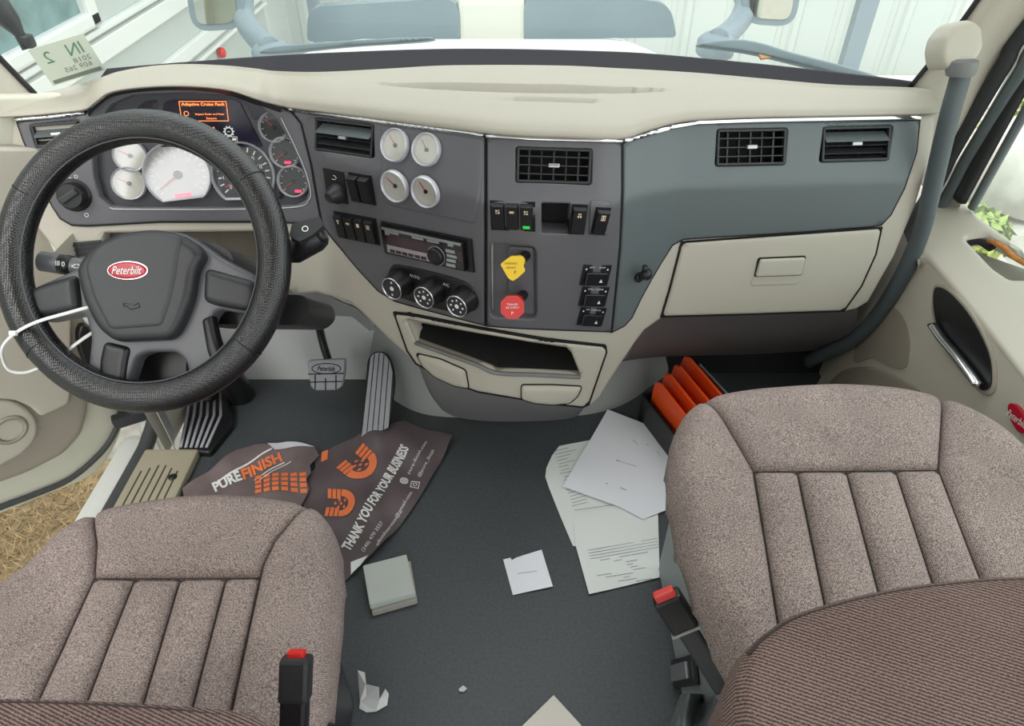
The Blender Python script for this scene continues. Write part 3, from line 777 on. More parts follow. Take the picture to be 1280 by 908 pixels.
# black deck between pad and glass
bk_ = cat(rows[-2], 4); r0 = [p+V((0, -.02, -.012)) for p in bk_]; r1 = []; r2 = []
for p in bk_:
    x = min(.875, max(-1.05, p.x)); g_ = V((x*1.0, pl(x, WPLAN)+.004, .912)); 
    if g_.y < p.y+.02: g_ = V((x, p.y+.02, p.z-.01))
    r1.append(p.lerp(g_, .5)+V((0, 0, -.012))); r2.append(g_)
t = MB(); t.grid([r0, [p+V((0, .004, -.014)) for p in bk_], r1, r2]); tag(t.build('trim_1', mat('black_deck_felt', (38, 36, 42), .85, grain=300, gstr=.3), smooth=True), 'black felt deck strip at the foot of the windshield', 'trim', kind='structure')
# --- carrier (beige lower body)
O_A = [(366, 139), (378, 155), (391, 206), (404, 282), (413, 294), (448, 336), (473, 363), (494, 376), (529, 386), (605.5, 406), (605.5, 171)]
O_B = [(609.5, 173), (776, 179), (776, 240), (773, 310), (767, 371), (763, 414), (700, 412), (650, 410), (609.5, 407)]
O_C = [(779, 179), (804, 171), (839, 161), (871, 156), (939, 154), (1149, 151), (1145, 190), (1130, 235), (1113, 268), (1101, 281), (1090, 282.5), (1000, 289.5), (854, 298.5), (840, 306), (826, 328), (813, 350), (800, 374), (789, 397), (780, 407), (766, 414), (770, 371), (776, 310), (779, 245)]
O_D = [(22, 153), (107, 143), (118, 130), (140, 113), (185, 106), (235, 105), (285, 110), (320, 122), (352, 134), (366, 142), (376, 155), (388, 206), (401, 280), (340, 277), (200, 277), (110, 282), (90, 281), (76, 273), (66, 258), (56, 238), (46, 212), (30, 176)]
O_G = [(853, 304), (1102, 286), (1095, 318), (1077, 358), (1055, 389), (940, 393), (828, 396), (838, 362)]
O_T = [(494, 392), (520, 395), (600, 411), (680, 425), (756, 433), (757, 440), (735, 505), (728, 508), (690, 504), (640, 496), (598, 489), (560, 475), (521, 454), (510, 438)]
body = [(6, 140), (60, 138), (107, 135), (122, 122), (150, 108), (235, 102), (300, 110), (345, 128), (420, 139), (500, 149), (607, 163), (690, 168), (777, 170), (804, 162), (839, 152), (871, 147), (939, 145), (1040, 143), (1173, 141), (1170, 170), (1163, 205), (1148, 255), (1120, 322), (1087, 380), (1072, 389), (1055, 393), (940, 397), (829, 400), (808, 415), (796, 431), (780, 455), (752, 499), (738, 511), (690, 508), (640, 500), (598, 493), (560, 480), (521, 459), (483, 426), (459, 402), (441, 384), (420, 372), (395, 367), (366, 369), (348, 352), (335, 318), (325, 290), (130, 292), (124, 318), (112, 338), (92, 340), (66, 312), (45, 286), (30, 250), (15, 200)]
opening = [(510, 399), (540, 405), (600, 416), (660, 426), (708, 433), (714, 440), (725, 468), (622, 464), (598, 454), (522, 427)]
holes = [inset(o, 5) for o in (O_A, O_B, O_C, O_G)]+[inset(opening, -3)]
cl_rec = [(120, 158), (140, 130), (165, 119), (235, 116), (290, 119), (322, 130), (347, 150), (365, 180), (379, 212), (386, 240), (383, 250), (370, 256), (300, 259), (160, 259), (138, 257), (125, 246), (118, 220), (116, 185)]
holes.append(inset(cl_rec, -8))
tail = patch('lower_body', body, DASH, BEIGE, D, -.004, .05, holes=holes, sp=9, edge=(5, .008))
tail['label'] = 'beige plastic lower dash body'

def seamed(name, outl, m_, holes=(), off=.004, thick=.05, edge=(2.5, .003), sp=8, surf=DASH, parent=D, label=None):
    o = patch(name, outl, surf, m_, parent, off, thick, holes=holes, sp=sp, edge=edge)
    s_ = patch('panel_gap', inset(outl, -1.6), surf, BLACKM, o, off-.0035, .01, holes=[inset(outl, 2.0)], sp=sp)
    if label: o['label'] = label
    return o
VENTS = {'A': [(394, 147), (467.5, 156.5), (469, 198), (396, 188)], 'B': [(645, 183.5), (740, 186.5), (739, 231), (645, 228)],
         'C': [(896, 162), (984, 160.5), (980, 206), (893, 208)], 'E': [(1029, 159), (1116, 157), (1108, 200.5), (1023, 203)], 'D': [(38, 157), (100, 150), (104, 182), (46, 184)]}
hq = lambda q: rpoly(q, 4, 3)
B_HOLE = rpoly([(677, 253.5), (713, 254.5), (712, 291), (677, 290)], 2, 3)
B_REC = rpoly([(613, 303), (670, 308), (671, 398), (614, 396)], 9, 5)
pA = seamed('gauge_panel', O_A, DKGREY, [hq(VENTS['A'])], label='charcoal centre panel angled to the driver')
pB = seamed('switch_panel', O_B, DKGREY, [hq(VENTS['B']), B_HOLE, B_REC], label='charcoal switch and brake valve panel')
pC = seamed('passenger_panel', O_C, DKGREY2, [hq(VENTS['C']), hq(VENTS['E'])], label='slate grey passenger side panel')
pD = seamed('cluster_panel', O_D, DKGREY, [hq(VENTS['D']), cl_rec], thick=.04, label='charcoal instrument cluster surround')

# --- chrome trim lines under the pad
def strip(name, top, h):
    n = len(top); out = top+[(u, v+hh) for (u, v), hh in zip(reversed(top), reversed(h))]
    return patch(name, out, DASH, CHROME, D, .010, .012, sp=9, edge=(2, .003))
strip('chrome_trim', [(20, 147), (64, 143.5), (107, 139)], [5, 5, 4])
strip('chrome_trim', [(362, 135), (420, 142.5), (500, 153), (560, 160.5), (605.5, 166)], [3, 4.5, 5, 5.5, 6])
strip('chrome_trim', [(608.5, 167), (660, 170.5), (720, 172.5), (776, 173.5)], [6, 6, 6, 6])
strip('chrome_trim', [(779, 174), (804, 166), (839, 156), (871, 150.5), (939, 148), (1040, 146), (1149, 144)], [6, 6, 6.5, 6.5, 6.5, 6.5, 6])

# --- air vents
def vent(q, style, tilt=0):
    Mx, w_, h_ = fit(q, DASH); 
    t = MB()
    iw, ih = w_*.98, h_*.98; dp = .05
    c = [V((sx*iw/2, sy*ih/2, z)) for z in (.002, -dp) for sx, sy in ((-1, -1), (1, -1), (1, 1), (-1, 1))]
    t.add([Mx @ p for p in c], [(0, 1, 5, 4), (1, 2, 6, 5), (2, 3, 7, 6), (3, 0, 4, 7), (4, 5, 6, 7)])
    hs = t.build('air_vent', BLACKM, D)
    bz = MB(); th = .005
    for (cx, cy, bw, bh) in ((0, ih/2-th/2, iw, th), (0, -ih/2+th/2, iw, th), (-iw/2+th/2, 0, th, ih), (iw/2-th/2, 0, th, ih)):
        bz.box(Mx @ M.Translation((cx, cy, -.006)), bw, bh, .012, bev=.0015)
    bz.build('bezel', SOFTBLK, hs)
    if style == 'grid':
        for i in range(3):
            y = -ih/2+ih*(i+1)/4; b_ = MB(); b_.box(Mx @ M.Translation((0, y, -.004)), iw*.94, .0022, .008); b_.build('vane', SOFTBLK, hs)
        for i in range(5):
            x = -iw/2+iw*(i+1)/6; b_ = MB(); b_.box(Mx @ M.Translation((x, 0, -.012)), .0022 if i % 2 else .0034, ih*.92, .010); b_.build('vane', SOFTBLK, hs)
    else:
        for i in range(4):
            y = -ih/2+ih*(i+.75)/4.3
            b_ = MB(); b_.box(Mx @ M.Translation((0, y, -.012)) @ M.Rotation(.75, 4, 'X'), iw*.93, .0022, .020 if i < 3 else .032, bev=.0008); b_.build('vane', SOFTBLK if i < 3 else DKGREY2, hs)
        for i in range(5):
            x = -iw/2+iw*(i+1)/6; b_ = MB(); b_.box(Mx @ M.Translation((x, 0, -.035)), .002, ih*.9, .012); b_.build('vane', BLACK, hs)
    b_ = MB(); b_.box(Mx @ M.Translation((0, 0, .0)), .022, .008, .010, bev=.002); b_.build('vent_tab', CHROME2, hs)
    return hs
vent(VENTS['A'], 'slats'); vent(VENTS['B'], 'grid'); vent(VENTS['C'], 'grid'); vent(VENTS['E'], 'slats'); vent(VENTS['D'], 'slats')

# --- gauges
def gaugeM(u, v, off=0): 
    p = DASH.hit(u, v); n = DASH.nrm(p); return frame(p+n*off, n), pxm(p)
def gauge(u, v, rpx, off=0, dial=DIAL, lens=LENS, depth=.012, ang=2.5, flat=None, red=False, nums=None, wr=.10, parent=D, ticks=9):
    Mx, k = gaugeM(u, v, off); r = rpx*k
    zd = .002
    a0, a1 = (0, 2*math.pi) if flat is None else (-math.pi/2+flat, 1.5*math.pi-flat)
    t = MB(); t.ringlathe(Mx, [(r*(1-wr), 0), (r*(1-wr), depth*.7), (r*(1-wr*.5), depth), (r, depth*.7), (r, 0)], 40, a0, a1)
    if flat is not None:
        x = math.cos(a0)*r*.96; y = math.sin(a0)*r
        t.box(Mx @ M.Translation((0, y+r*.03, 0)), 2*x, r*.07, depth*.9, bev=.001)
    g_ = t.build('gauge', SILVER, parent, auto=50)
    cut = math.sin(a0)*r if flat is not None else -9
    poly = [(r*.95*math.cos(2*math.pi*i/48), max(cut, r*.95*math.sin(2*math.pi*i/48))) for i in range(48)]
    d_ = MB(); d_.prism(poly, Mx, -.001, zd); d_.build('dial', dial, g_)
    lt = MB(); r0, r1 = r*.70, r*.84
    for i in range(ticks):
        a = math.radians(220-260*i/(ticks-1)); Mr = Mx @ M.Rotation(a, 4, 'Z') @ M.Translation(((r0+r1)/2, 0, zd))
        lt.box(Mr, r1-r0, r*.035, .0004)
    lt.build('tick_marks', WHITE, g_)
    nd = MB(); Mr = Mx @ M.Rotation(ang, 4, 'Z')
    nd.prism([(-r*.12, -r*.03), (r*.72, -r*.012), (r*.72, r*.012), (-r*.12, r*.03)], Mr, zd+.001, zd+.0022)
    nd.build('needle', RED, g_)
    nh = MB(); nh.lathe(Mx, [(r*.13, zd), (r*.13, zd+.003), (r*.09, zd+.004), (0, zd+.004)], 14); nh.build('needle_hub', BLACK, g_)
    if nums:
        for i, s_ in enumerate(nums):
            a = math.radians(220-260*i/(len(nums)-1)); text('numeral', s_, Mx, None, r*.13, r*.58*math.cos(a), r*.58*math.sin(a), zd+.0004, WHITE, g_)
    if red:
        rd = MB(); rd.box(Mx @ M.Translation((red[0]*r, red[1]*r, zd)), red[2]*r, r*.16, .0006, bev=.0002); rd.build('warning_light', REDLIT, g_)
    ln = MB(); ln.prism([(x*.99, y*.99) for x, y in poly], Mx, depth*.55, depth*.62); ln.build('lens', lens, g_)
    return g_
for (u, v) in ((498, 182.5), (537, 188), (498, 230.5), (536, 237.5)):
    gauge(u, v, 20.5, .004+.004, dial=DIALPALE, lens=LENS2, ang=2.2+random.random()*.6, wr=.13)
gp_ = patch('gauge_plate', rpoly([(478, 158), (604, 174), (602, 236), (596, 279), (492, 257), (479, 249)], [3, 3, 6, 7, 9, 7]), DASH, DKGREY, D, .0065, .006, sp=8, edge=(3, .002))

# --- instrument cluster
RO = -.022
face = patch('cluster_face', inset(cl_rec, -3), DASH, mat('cluster_grey', (70, 70, 76), .45), D, RO, .004, sp=9)
# brow: dark underside from pad lip to the panel
t = MB(); br = [(108, 140), (118, 129), (140, 114.5), (185, 108), (235, 107), (285, 112), (322, 124), (354, 135)]
r0 = []; r1 = []
for (u, v) in cat2(br, 5, False):
    p = DASH.hit(u, v); q = atY(u, v, p.y-.045); r0.append(q); r1.append(DASH.at(u+(235-u)*.03, v+7, .0))
t.grid([r0, [a.lerp(b_, .5)+V((0, 0, .006)) for a, b_ in zip(r0, r1)], r1]); t.build('cluster_brow', SOFTBLK, D, smooth=True)
gauge(160, 195, 20, RO+.002, DIALPALE, LENS2, .014, 2.6)  # whitish glare on both small left gauges is put into their pale dials
gauge(158.5, 230, 20.5, RO+.002, DIALPALE, LENS2, .014, 2.6)
gauge(220.5, 219, 40, RO+.002, mat('glare_painted_dial', (205, 202, 198), .4), LENS2, .016, 3.7, .70, (.0, -.66, .5), ['0', '5', '10', '15', '20', '25', '30'], .06, ticks=19)  # tachometer dial painted pale to carry the sky reflection on its glass
gauge(301, 219, 40, RO+.002, DIAL, LENS, .016, 3.7, .70, None, ['0', '10', '20', '30', '40', '50', '60', '70', '80'], .06, ticks=17)
gauge(339.5, 159, 19, RO+.004, DIAL, LENS, .013, 2.4, wr=.13)
gauge(353.5, 191, 19.5, RO+.003, DIAL, LENS, .013, 3.7, red=(.1, -.62, .42), wr=.13)
gauge(364, 227.5, 20, RO+.003, DIAL, LENS, .013, 3.7, red=(.25, -.6, .42), wr=.13)
Mx, k = gaugeM(345.6, 245, RO); t = MB(); t.lathe(Mx, [(4*k, 0), (4*k, .01), (2.5*k, .012), (0, .012)], 12); t.build('trip_button', BLACK, D)
disp = patch('info_display', rpoly([(203, 127), (213, 124), (288, 124), (296, 128), (325, 184), (300, 184), (196, 184)], 4), DASH, SCREEN, D, RO+.004, .004, sp=10)
Ms, sw, sh = fit([(222.5, 126.5), (281, 126.5), (283, 151), (223, 151)], DASH, RO+.0045)
t = MB(); e_ = .0012
for (cx, cy, bw, bh) in ((0, sh/2, sw, e_), (0, -sh/2, sw, e_), (-sw/2, 0, e_, sh), (sw/2, 0, e_, sh)): t.box(Ms @ M.Translation((cx, cy, 0)), bw, bh, .0006)
t.build('screen_border', ORLIT, disp)
t = MB(); t.box(Ms @ M.Translation((0, sh*.36, 0)), sw*.97, sh*.24, .0005); t.build('screen_header', mat('screen_header_glow', (96, 40, 40), .4), disp)
text('screen_text', 'Adaptive Cruise Fault', Ms, sw*.92, sh*.2, 0, sh*.34, .0007, ORLIT, disp, bold=.02)
text('screen_text', 'Inspect Radar and Near', Ms, sw*.62, sh*.13, sw*.12, -sh*.16, .0007, ORLIT, disp)
text('screen_text', 'Sensors', Ms, sw*.22, sh*.12, sw*.14, -sh*.36, .0007, ORLIT, disp)
t = MB(); t.ringlathe(Ms @ M.Translation((-sw*.38, -sh*.12, .0006)), [(sh*.10, 0), (sh*.13, 0), (sh*.13, .0003), (sh*.10, .0003)], 16); t.build('cruise_icon', ORLIT, disp)
Mg, kk = gaugeM(261, 163, RO+.0045); text('gear_readout', '81', Mg, .018, .014, 0, 0, .0006, ORLIT, disp, bold=.02)
Mg, kk = gaugeM(283, 164.5, RO+.0045); t = MB(); t.ringlathe(Mg, [(4*kk, 0), (5.5*kk, 0), (5.5*kk, .0006), (4*kk, .0006)], 20)
for i in range(10):
    a = i*math.pi/5; t.box(Mg @ M.Translation((6*kk*math.cos(a), 6*kk*math.sin(a), 0)) @ M.Rotation(a, 4, 'Z'), 1.6*kk, 1.8*kk, .0006)
t.box(Mg, 3*kk, 1*kk, .0006); t.build('gear_icon', WHITE, disp)
Ms2, sw2, sh2 = fit([(262, 170), (293, 171), (295, 177.5), (262, 177)], DASH, RO+.0045); t = MB()
for (cx, cy, bw, bh) in ((0, sh2/2, sw2, e_), (0, -sh2/2, sw2, e_), (-sw2/2, 0, e_, sh2), (sw2/2, 0, e_, sh2), (sw2*.38, 0, sw2*.16, sh2*.5)): t.box(Ms2 @ M.Translation((cx, cy, 0)), bw, bh, .0006)
t.build('odometer_bar', WHITE, disp)
patch('telltale_window', rpoly([(168, 134), (180, 126), (194, 124), (193, 142), (176, 144)], 3), DASH, SCREEN, D, RO+.003, .003, sp=8)
patch('telltale_window', rpoly([(301, 125), (316, 127), (334, 139), (313, 150)], 3), DASH, SCREEN, D, RO+.003, .003, sp=8)
pts = cat([DASH.at(u, v, RO+.001) for u, v in ((294, 126), (306, 152), (318, 174), (322, 184))], 4); t = MB(); t.tube(pts, .0016, 6); t.build('display_edge', CHROME2, D, smooth=True)
pts = cat([DASH.at(u, v, .006) for u, v in ((352, 147), (368, 180), (382, 212), (389.5, 238), (387, 250), (372, 258.5), (300, 261.5), (160, 261.5), (138, 259.5))], 5); t = MB(); t.tube(pts, .0013, 6); t.build('cluster_edge_highlight', SILVER, D, smooth=True)  # thin silver tube draws the highlight along the cluster rim
# headlight knob
p = DASH.hit(94, 244); n = DASH.nrm(p); Mk = frame(p+n*.004, n); k = pxm(p)
t = MB(); t.lathe(Mk, [(20*k, 0), (20*k, .002), (18.5*k, .005), (17*k, .006), (16*k, .022), (14*k, .027), (0, .028)], 28); hk = t.build('headlight_knob', BLACK, D, auto=40)
t = MB(); t.box(Mk @ M.Translation((0, 0, .024)) @ M.Rotation(.5, 4, 'Z'), 24*k, 8*k, .012, bev=.003); t.build('knob_grip', SOFTBLK, hk)
for dx, s_ in ((-14, '0'), (-3, '+ -'), (8, 'D')): text('knob_mark', s_, Mk, None, 4.2*k, dx*k, 22*k, .001, WHITE, hk)
t = MB(); t.ringlathe(Mk @ M.Translation((8*k, -25*k, .001)), [(1.8*k, 0), (2.6*k, 0), (2.6*k, .0005), (1.8*k, .0005)], 12); t.build('knob_mark', WHITE, hk)

# --- rocker switches
ICONS = {
 'bar': [(0, .2, .5, .16), (0, -.1, .16, .5)], 'oval': [(0, 0, .6, .3)], 'sq': [(0, 0, .5, .6), ], 'lines': [(0, .25, .6, .13), (0, 0, .6, .13), (0, -.25, .6, .13)],
 'h': [(0, .3, .6, .12), (0, -.3, .6, .12), (0, 0, .14, .6), (-.22, 0, .1, .3), (.22, 0, .1, .3)], 'x': [(-.15, .15, .25, .25), (.15, -.15, .25, .25), (.18, .2, .2, .14), (-.18, -.2, .2, .14)], 'road': [(0, .25, .4, .14), (-.15, -.1, .2, .3), (.15, -.1, .2, .3)]}
def rockers(q, n, icons, surf=DASH, off=.004, skip=0, green=None, w0=0.0, lean=.10, dpt=.010):
    Mx, w_, h_ = fit(q, surf, off)
    t = MB(); t.box(Mx, w_*1.02, h_*1.02, .002, bev=.0008); base = t.build('switch_bank', BLACKM, D)
    for i in range(n):
        bw = w_*.96/n; x = -w_*.48+bw*(i+.5)
        Mr = Mx @ M.Translation((x, 0, .002)) @ M.Rotation(lean, 4, 'X')
        r = MB(); r.box(Mr, bw*.92, h_*.92, dpt, bev=.0018, taper=.9); ro = r.build('rocker', BLACK, base)
        if icons[i]:
            ic = MB(); s_ = bw*.52
            for (a, b_, c, d_) in ICONS[icons[i]]: ic.box(Mr @ M.Translation((a*s_, h_*.22+b_*s_, dpt)), c*s_, d_*s_, .0005)
            ic.build('icon', mat('icon_ivory', (226, 206, 176), .6) if 'icon_ivory' not in MATS else MATS['icon_ivory'], base)
        if green == i:
            ic = MB(); ic.box(Mr @ M.Translation((0, -h_*.30, dpt)), bw*.5, h_*.1, .0005); ic.build('indicator', mat('green_light', (40, 150, 60), .5, emit=(30, 160, 60), estr=.5), base)
    return base
rockers([(438.5, 214.5), (467.5, 220), (470.5, 255), (443, 250.5)], 2, [None, None], dpt=.014)
rockers([(420.5, 263.5), (472.5, 273), (475.5, 305.5), (424, 295)], 4, ['bar', 'oval', 'sq', 'lines'])
rockers([(614, 249.5), (669, 252), (669, 288), (614.5, 286)], 3, ['x', 'oval', 'x'], green=2)
rockers([(713, 254.5), (733, 255), (731, 292), (712, 291)], 1, ['road'])
# blank opening between the switches
Mx, w_, h_ = fit([(677, 253.5), (713, 254.5), (712, 291), (677, 290)], DASH, 0); t = MB()
c = [V((sx*w_/2, sy*h_/2, z)) for z in (.003, -.05) for sx, sy in ((-1, -1), (1, -1), (1, 1), (-1, 1))]
t.add([Mx @ q for q in c], [(0, 1, 5, 4), (1, 2, 6, 5), (2, 3, 7, 6), (3, 0, 4, 7), (4, 5, 6, 7)]); t.build('empty_switch_slot', BLACKM, D)
patch('switch_bezel', rpoly([(737, 250), (764, 253), (760, 294), (735, 293)], 4, 3), DASH, DKGREY, D, .008, .006, sp=5, edge=(2.5, .003))
rockers([(740.5, 256.5), (760, 258.5), (756.5, 291), (739, 290.5)], 1, ['h'], off=.008)
# mirror knob
Mx, w_, h_ = fit([(406.5, 210), (433, 214), (436, 255), (411, 248)], DASH, .004); t = MB(); t.box(Mx, w_, h_, .003, bev=.001); kb = t.build('mirror_control', BLACK, D)
p = DASH.hit(425, 240); n = DASH.nrm(p); Mk = frame(p+n*.006, n); k = pxm(p)
t = MB(); t.lathe(Mk, [(13*k, 0), (12.5*k, .012), (9*k, .022), (7*k, .032), (5.5*k, .034), (5*k, .033), (0, .033)], 22); t.build('knob', SOFTBLK, kb, auto=40)
t = MB(); t.tube([Mx @ V((a*w_, b_*h_, .0035)) for a, b_ in ((-.1, .22), (.05, .22), (.12, .28), (.05, .34), (-.02, .34))], .0008, 5); t.build('arrow_mark', WHITE, kb)

# --- radio
RQ = [(481.5, 275), (593.5, 299), (593.5, 338), (482.5, 314)]
Mx, w_, h_ = fit(RQ, DASH, .004); t = MB(); t.box(Mx, w_, h_, .006, bev=.0015); rad = t.build('car_radio', BLACK, D); rad['label'] = 'single slot car radio with round knob'
t = MB(); t.box(Mx @ M.Translation((-w_*.02, 0, .006)), w_*.92, h_*.88, .010, bev=.003); t.build('faceplate', mat('gloss_black', (20, 19, 21), .15), rad)
t = MB(); t.box(Mx @ M.Translation((-w_*.12, h_*.05, .0155)), w_*.58, h_*.34, .0012); t.build('display', RADIOM, rad)
t = MB(); t.box(Mx @ M.Translation((-w_*.02, h_*.37, .0155)), w_*.88, h_*.08, .0012); t.build('silver_line', CHROME2, rad)
t = MB(); t.box(Mx @ M.Translation((-w_*.12, -h_*.25, .0155)), w_*.62, h_*.24, .0008); t.build('button_strip', mat('pinkish_silver', (176, 160, 166), .3, .3), rad)
for a in (-.33, -.05, .12):
    t = MB(); t.box(Mx @ M.Translation((a*w_, h_*.285, .0155)), w_*.13, h_*.07, .0010); t.build('silver_segment', CHROME2, rad)
for i in range(6):
    t = MB(); t.box(Mx @ M.Translation((-w_*.37+i*w_*.072, -h_*.30, .0155)), w_*.06, h_*.10, .0016, bev=.0004); t.build('preset_button', mat('button_grey', (38, 34, 38), .3) if 'button_grey' not in MATS else MATS['button_grey'], rad)
t = MB(); t.lathe(Mx @ M.Translation((w_*.14, -h_*.13, .0155)), [(h_*.27, 0), (h_*.26, .008), (h_*.22, .011), (h_*.15, .010), (0, .010)], 24); t.build('volume_knob', BLACK, rad, auto=40)
t = MB(); t.ringlathe(Mx @ M.Translation((w_*.14, -h_*.13, .0155)), [(h_*.27, 0), (h_*.30, 0), (h_*.29, .002), (h_*.27, .002)], 24); t.build('knob_ring', CHROME2, rad)
for (a, b_, c, d_) in ((.31, .30, .06, .10), (.30, .10, .10, .10), (.31, -.04, .11, .09), (.30, -.18, .10, .10), (.29, -.33, .10, .10)):
    t = MB(); t.box(Mx @ M.Translation((a*w_, b_*h_, .0155)), c*w_, d_*h_, .0018, bev=.0005); t.build('radio_button', CHROME2, rad)
t = MB(); t.box(Mx @ M.Translation((w_*.405, 0, .0155)), w_*.05, h_*.34, .0016); t.build('side_display', RADIOM, rad)
t = MB(); t.box(Mx @ M.Translation((-w_*.40, h_*.26, .0155)), w_*.05, h_*.14, .0018, bev=.0004); t.build('release_button', CHROME2, rad)

# --- climate knobs
pill = cat2([(486, 345), (490, 333), (500, 330), (540, 338), (575, 348), (590, 356), (597, 370), (594, 384), (583, 391), (565, 389), (525, 379), (494, 367), (486, 358)], 5)
hv = patch('climate_panel', pill, DASH, BLACK, D, .008, .01, sp=6, edge=(3, .004))
for j, (u, v) in enumerate(((505, 350.5), (544.5, 361), (585, 371.5))):
    p = DASH.hit(u, v); n = DASH.nrm(p); Mk = frame(p+n*.008, n); k = pxm(p)
    t = MB(); t.lathe(Mk, [(18*k, 0), (18*k, .004), (16.5*k, .008), (15.5*k, .034), (14.5*k, .037), (0, .037)], 30); kb = t.build('climate_knob', BLACK, D, auto=40)
    t = MB(); t.ringlathe(Mk, [(13*k, .036), (15*k, .036), (15*k, .0395), (14*k, .0405), (13*k, .0385)], 30); t.build('knob_ring', CHROME, kb, smooth=True)
    t = MB(); t.lathe(Mk, [(12.8*k, .0365), (12.4*k, .038), (0, .038)], 24); t.build('knob_face', SOFTBLK, kb)
    ic = MB()
    for i in range(7 if j else 2):
        a = math.radians(-50+280*i/6) if j else math.radians(90+180*i)
        ic.box(Mk @ M.Translation((8.5*k*math.cos(a), 8.5*k*math.sin(a), .038)) @ M.Rotation(a, 4, 'Z'), 2.6*k, 2.2*k, .0005)
    ic.lathe(Mk @ M.Translation((0, 0, .038)), [(3.0*k, 0), (3.0*k, .0005), (0, .0006)], 10)
    ic.build('knob_marks', WHITE, kb)
for (u, v, s_) in ((521, 344, 'AUTO'), (560, 354, 'A/C')):
    Mg, k = gaugeM(u, v, .0085); text('panel_mark', s_, Mg, None, 4*k, 0, 0, 0, WHITE, hv)

# --- brake valves
Mv, w_, h_ = fit([(613, 303), (670, 308), (671, 398), (614, 396)], DASH, -.012)
vr = patch('valve_recess', inset(B_REC, -3), DASH, DKGREY, D, -.012, .004, sp=8)
patch('valve_plate', rpoly([(634, 310), (668, 312), (669, 396), (633, 394)], 5), DASH, DKGREY, D, -.006, .008, sp=8, edge=(3, .003))
def valve(base, tip, poly, m_, name, lines):
    pb = DASH.at(*base, -.006); nb = DASH.nrm(pb)
    pt = atY(tip[0], tip[1], pb.y-.060)
    ax = (pt-pb).normalized()
    t = MB(); t.tube([pb, pt], .011, 14); st = t.build(name, BLACK, D, smooth=True)
    nf = (CAM-pt).normalized()*.55+V((0, -1, .35)).normalized()*.45
    Mk = frame(pt, nf); k = pxm(pt)
    t = MB(); bm_ = rpoly([(a*k, b_*k) for a, b_ in poly], 2.2*k, 3)
    t.prism(bm_, Mk, -.006, .010); hd = t.build('valve_knob', m_, st, auto=30)
    ol = MB(); 
    for (s_, a, b_, hh) in lines: text('knob_lettering', s_, Mk, None, hh*k, a*k, b_*k, .0106, mat('knob_ink', (120, 92, 20), .6) if (m_ is YELLOW and 'knob_ink' not in MATS) else (MATS['knob_ink'] if m_ is YELLOW else WHITE), st)
    t = MB(); t.tube([pt-nf.normalized()*.004, pt+(pb-pt)*.55], [.014, .013], 12); t.build('knob_neck', m_, st, smooth=True)
valve((657, 321), (641, 334), [(-15.5, 4), (-2, 14), (12, 14), (15, 10), (13, 2), (16, -4), (6, -13), (0, -17), (-6, -13)], YELLOW, 'parking_brake_valve', [('PARKING', -2, 5, 2.6), ('BRAKE', -2, 0, 2.6), ('P', 3, -6, 4)])
valve((654, 370), (640.5, 384), [(-6.5, 15), (6.5, 15), (14.5, 7), (14.5, -6.5), (6.5, -14), (-6.5, -14), (-14.5, -6.5), (-14.5, 7)], RED, 'trailer_air_valve', [('TRAILER', 0, 4, 2.6), ('AIR SUPPLY', 0, 0, 2.4), ('P', 0, -7, 4)])

# --- stack of three switches
corn = [[(727, 329), (762, 329.5), (759.5, 356), (725, 355)], [(725.5, 356), (759.5, 357), (756.5, 382), (723.5, 381)], [(723.5, 382), (756, 383), (752.5, 407), (721.5, 404.5)]]
for i, q in enumerate(corn):
    Mx, w_, h_ = fit(q, DASH, .004); t = MB(); t.box(Mx, w_, h_*.97, .003, bev=.0008); bs = t.build('push_switch', BLACK, D)
    t = MB(); t.box(Mx @ M.Translation((0, -h_*.13, .003)) @ M.Rotation(-.08, 4, 'X'), w_*.74, h_*.58, .008, bev=.002); t.build('switch_cap', mat('gloss_cap', (30, 30, 33), .2) if 'gloss_cap' not in MATS else MATS['gloss_cap'], bs)
    text('switch_lettering', ['5TH WHEEL SLIDE', 'AIR SUSP AXLE', 'REAR DIFF LOCK'][i] if False else ['AIR SUSP DUMP', 'DIFF AXLE LOCK', 'INTR - AXLE DIFF LOCK'][i], Mx, w_*.56, h_*.08, 0, h_*.37, .0034, WHITE, bs)
    t = MB()
    for sx in (-.38, .38): t.lathe(Mx @ M.Translation((sx*w_, h_*.28, .003)), [(w_*.03, 0), (w_*.03, .0008), (0, .001)], 8)
    t.build('lamp_dots', WHITE, bs)
    t = MB(); t.prism([(-.05*w_, -.05*w_), (.07*w_, -.05*w_), (.01*w_, .07*w_)], Mx @ M.Translation((w_*.16, -h_*.18, .0117)), 0, .0006); t.build('switch_symbol', WHITE, bs)
# ball stub mount
p = DASH.at(797, 345, .004); q = atY(808, 343, p.y-.03); t = MB()
t.lathe(frame(p, DASH.nrm(p)), [(.012, 0), (.012, .006), (.005, .010)], 14); t.tube([p, q], .006, 10)
bm_ = t.build('ball_mount', BLACK, D, smooth=True); r = .0135
t = MB(); t.lathe(M.Translation(q), [(r*math.sin(math.pi*i/10), r*math.cos(math.pi*i/10)) for i in range(11)], 18); t.build('ball', BLACK, bm_, smooth=True)
t = MB(); t.tube([q+V((-.006, 0, .004)), q+V((-.006, -.004, .022))], .006, 10); t.build('clamp_stub', BLACK, bm_, smooth=True)

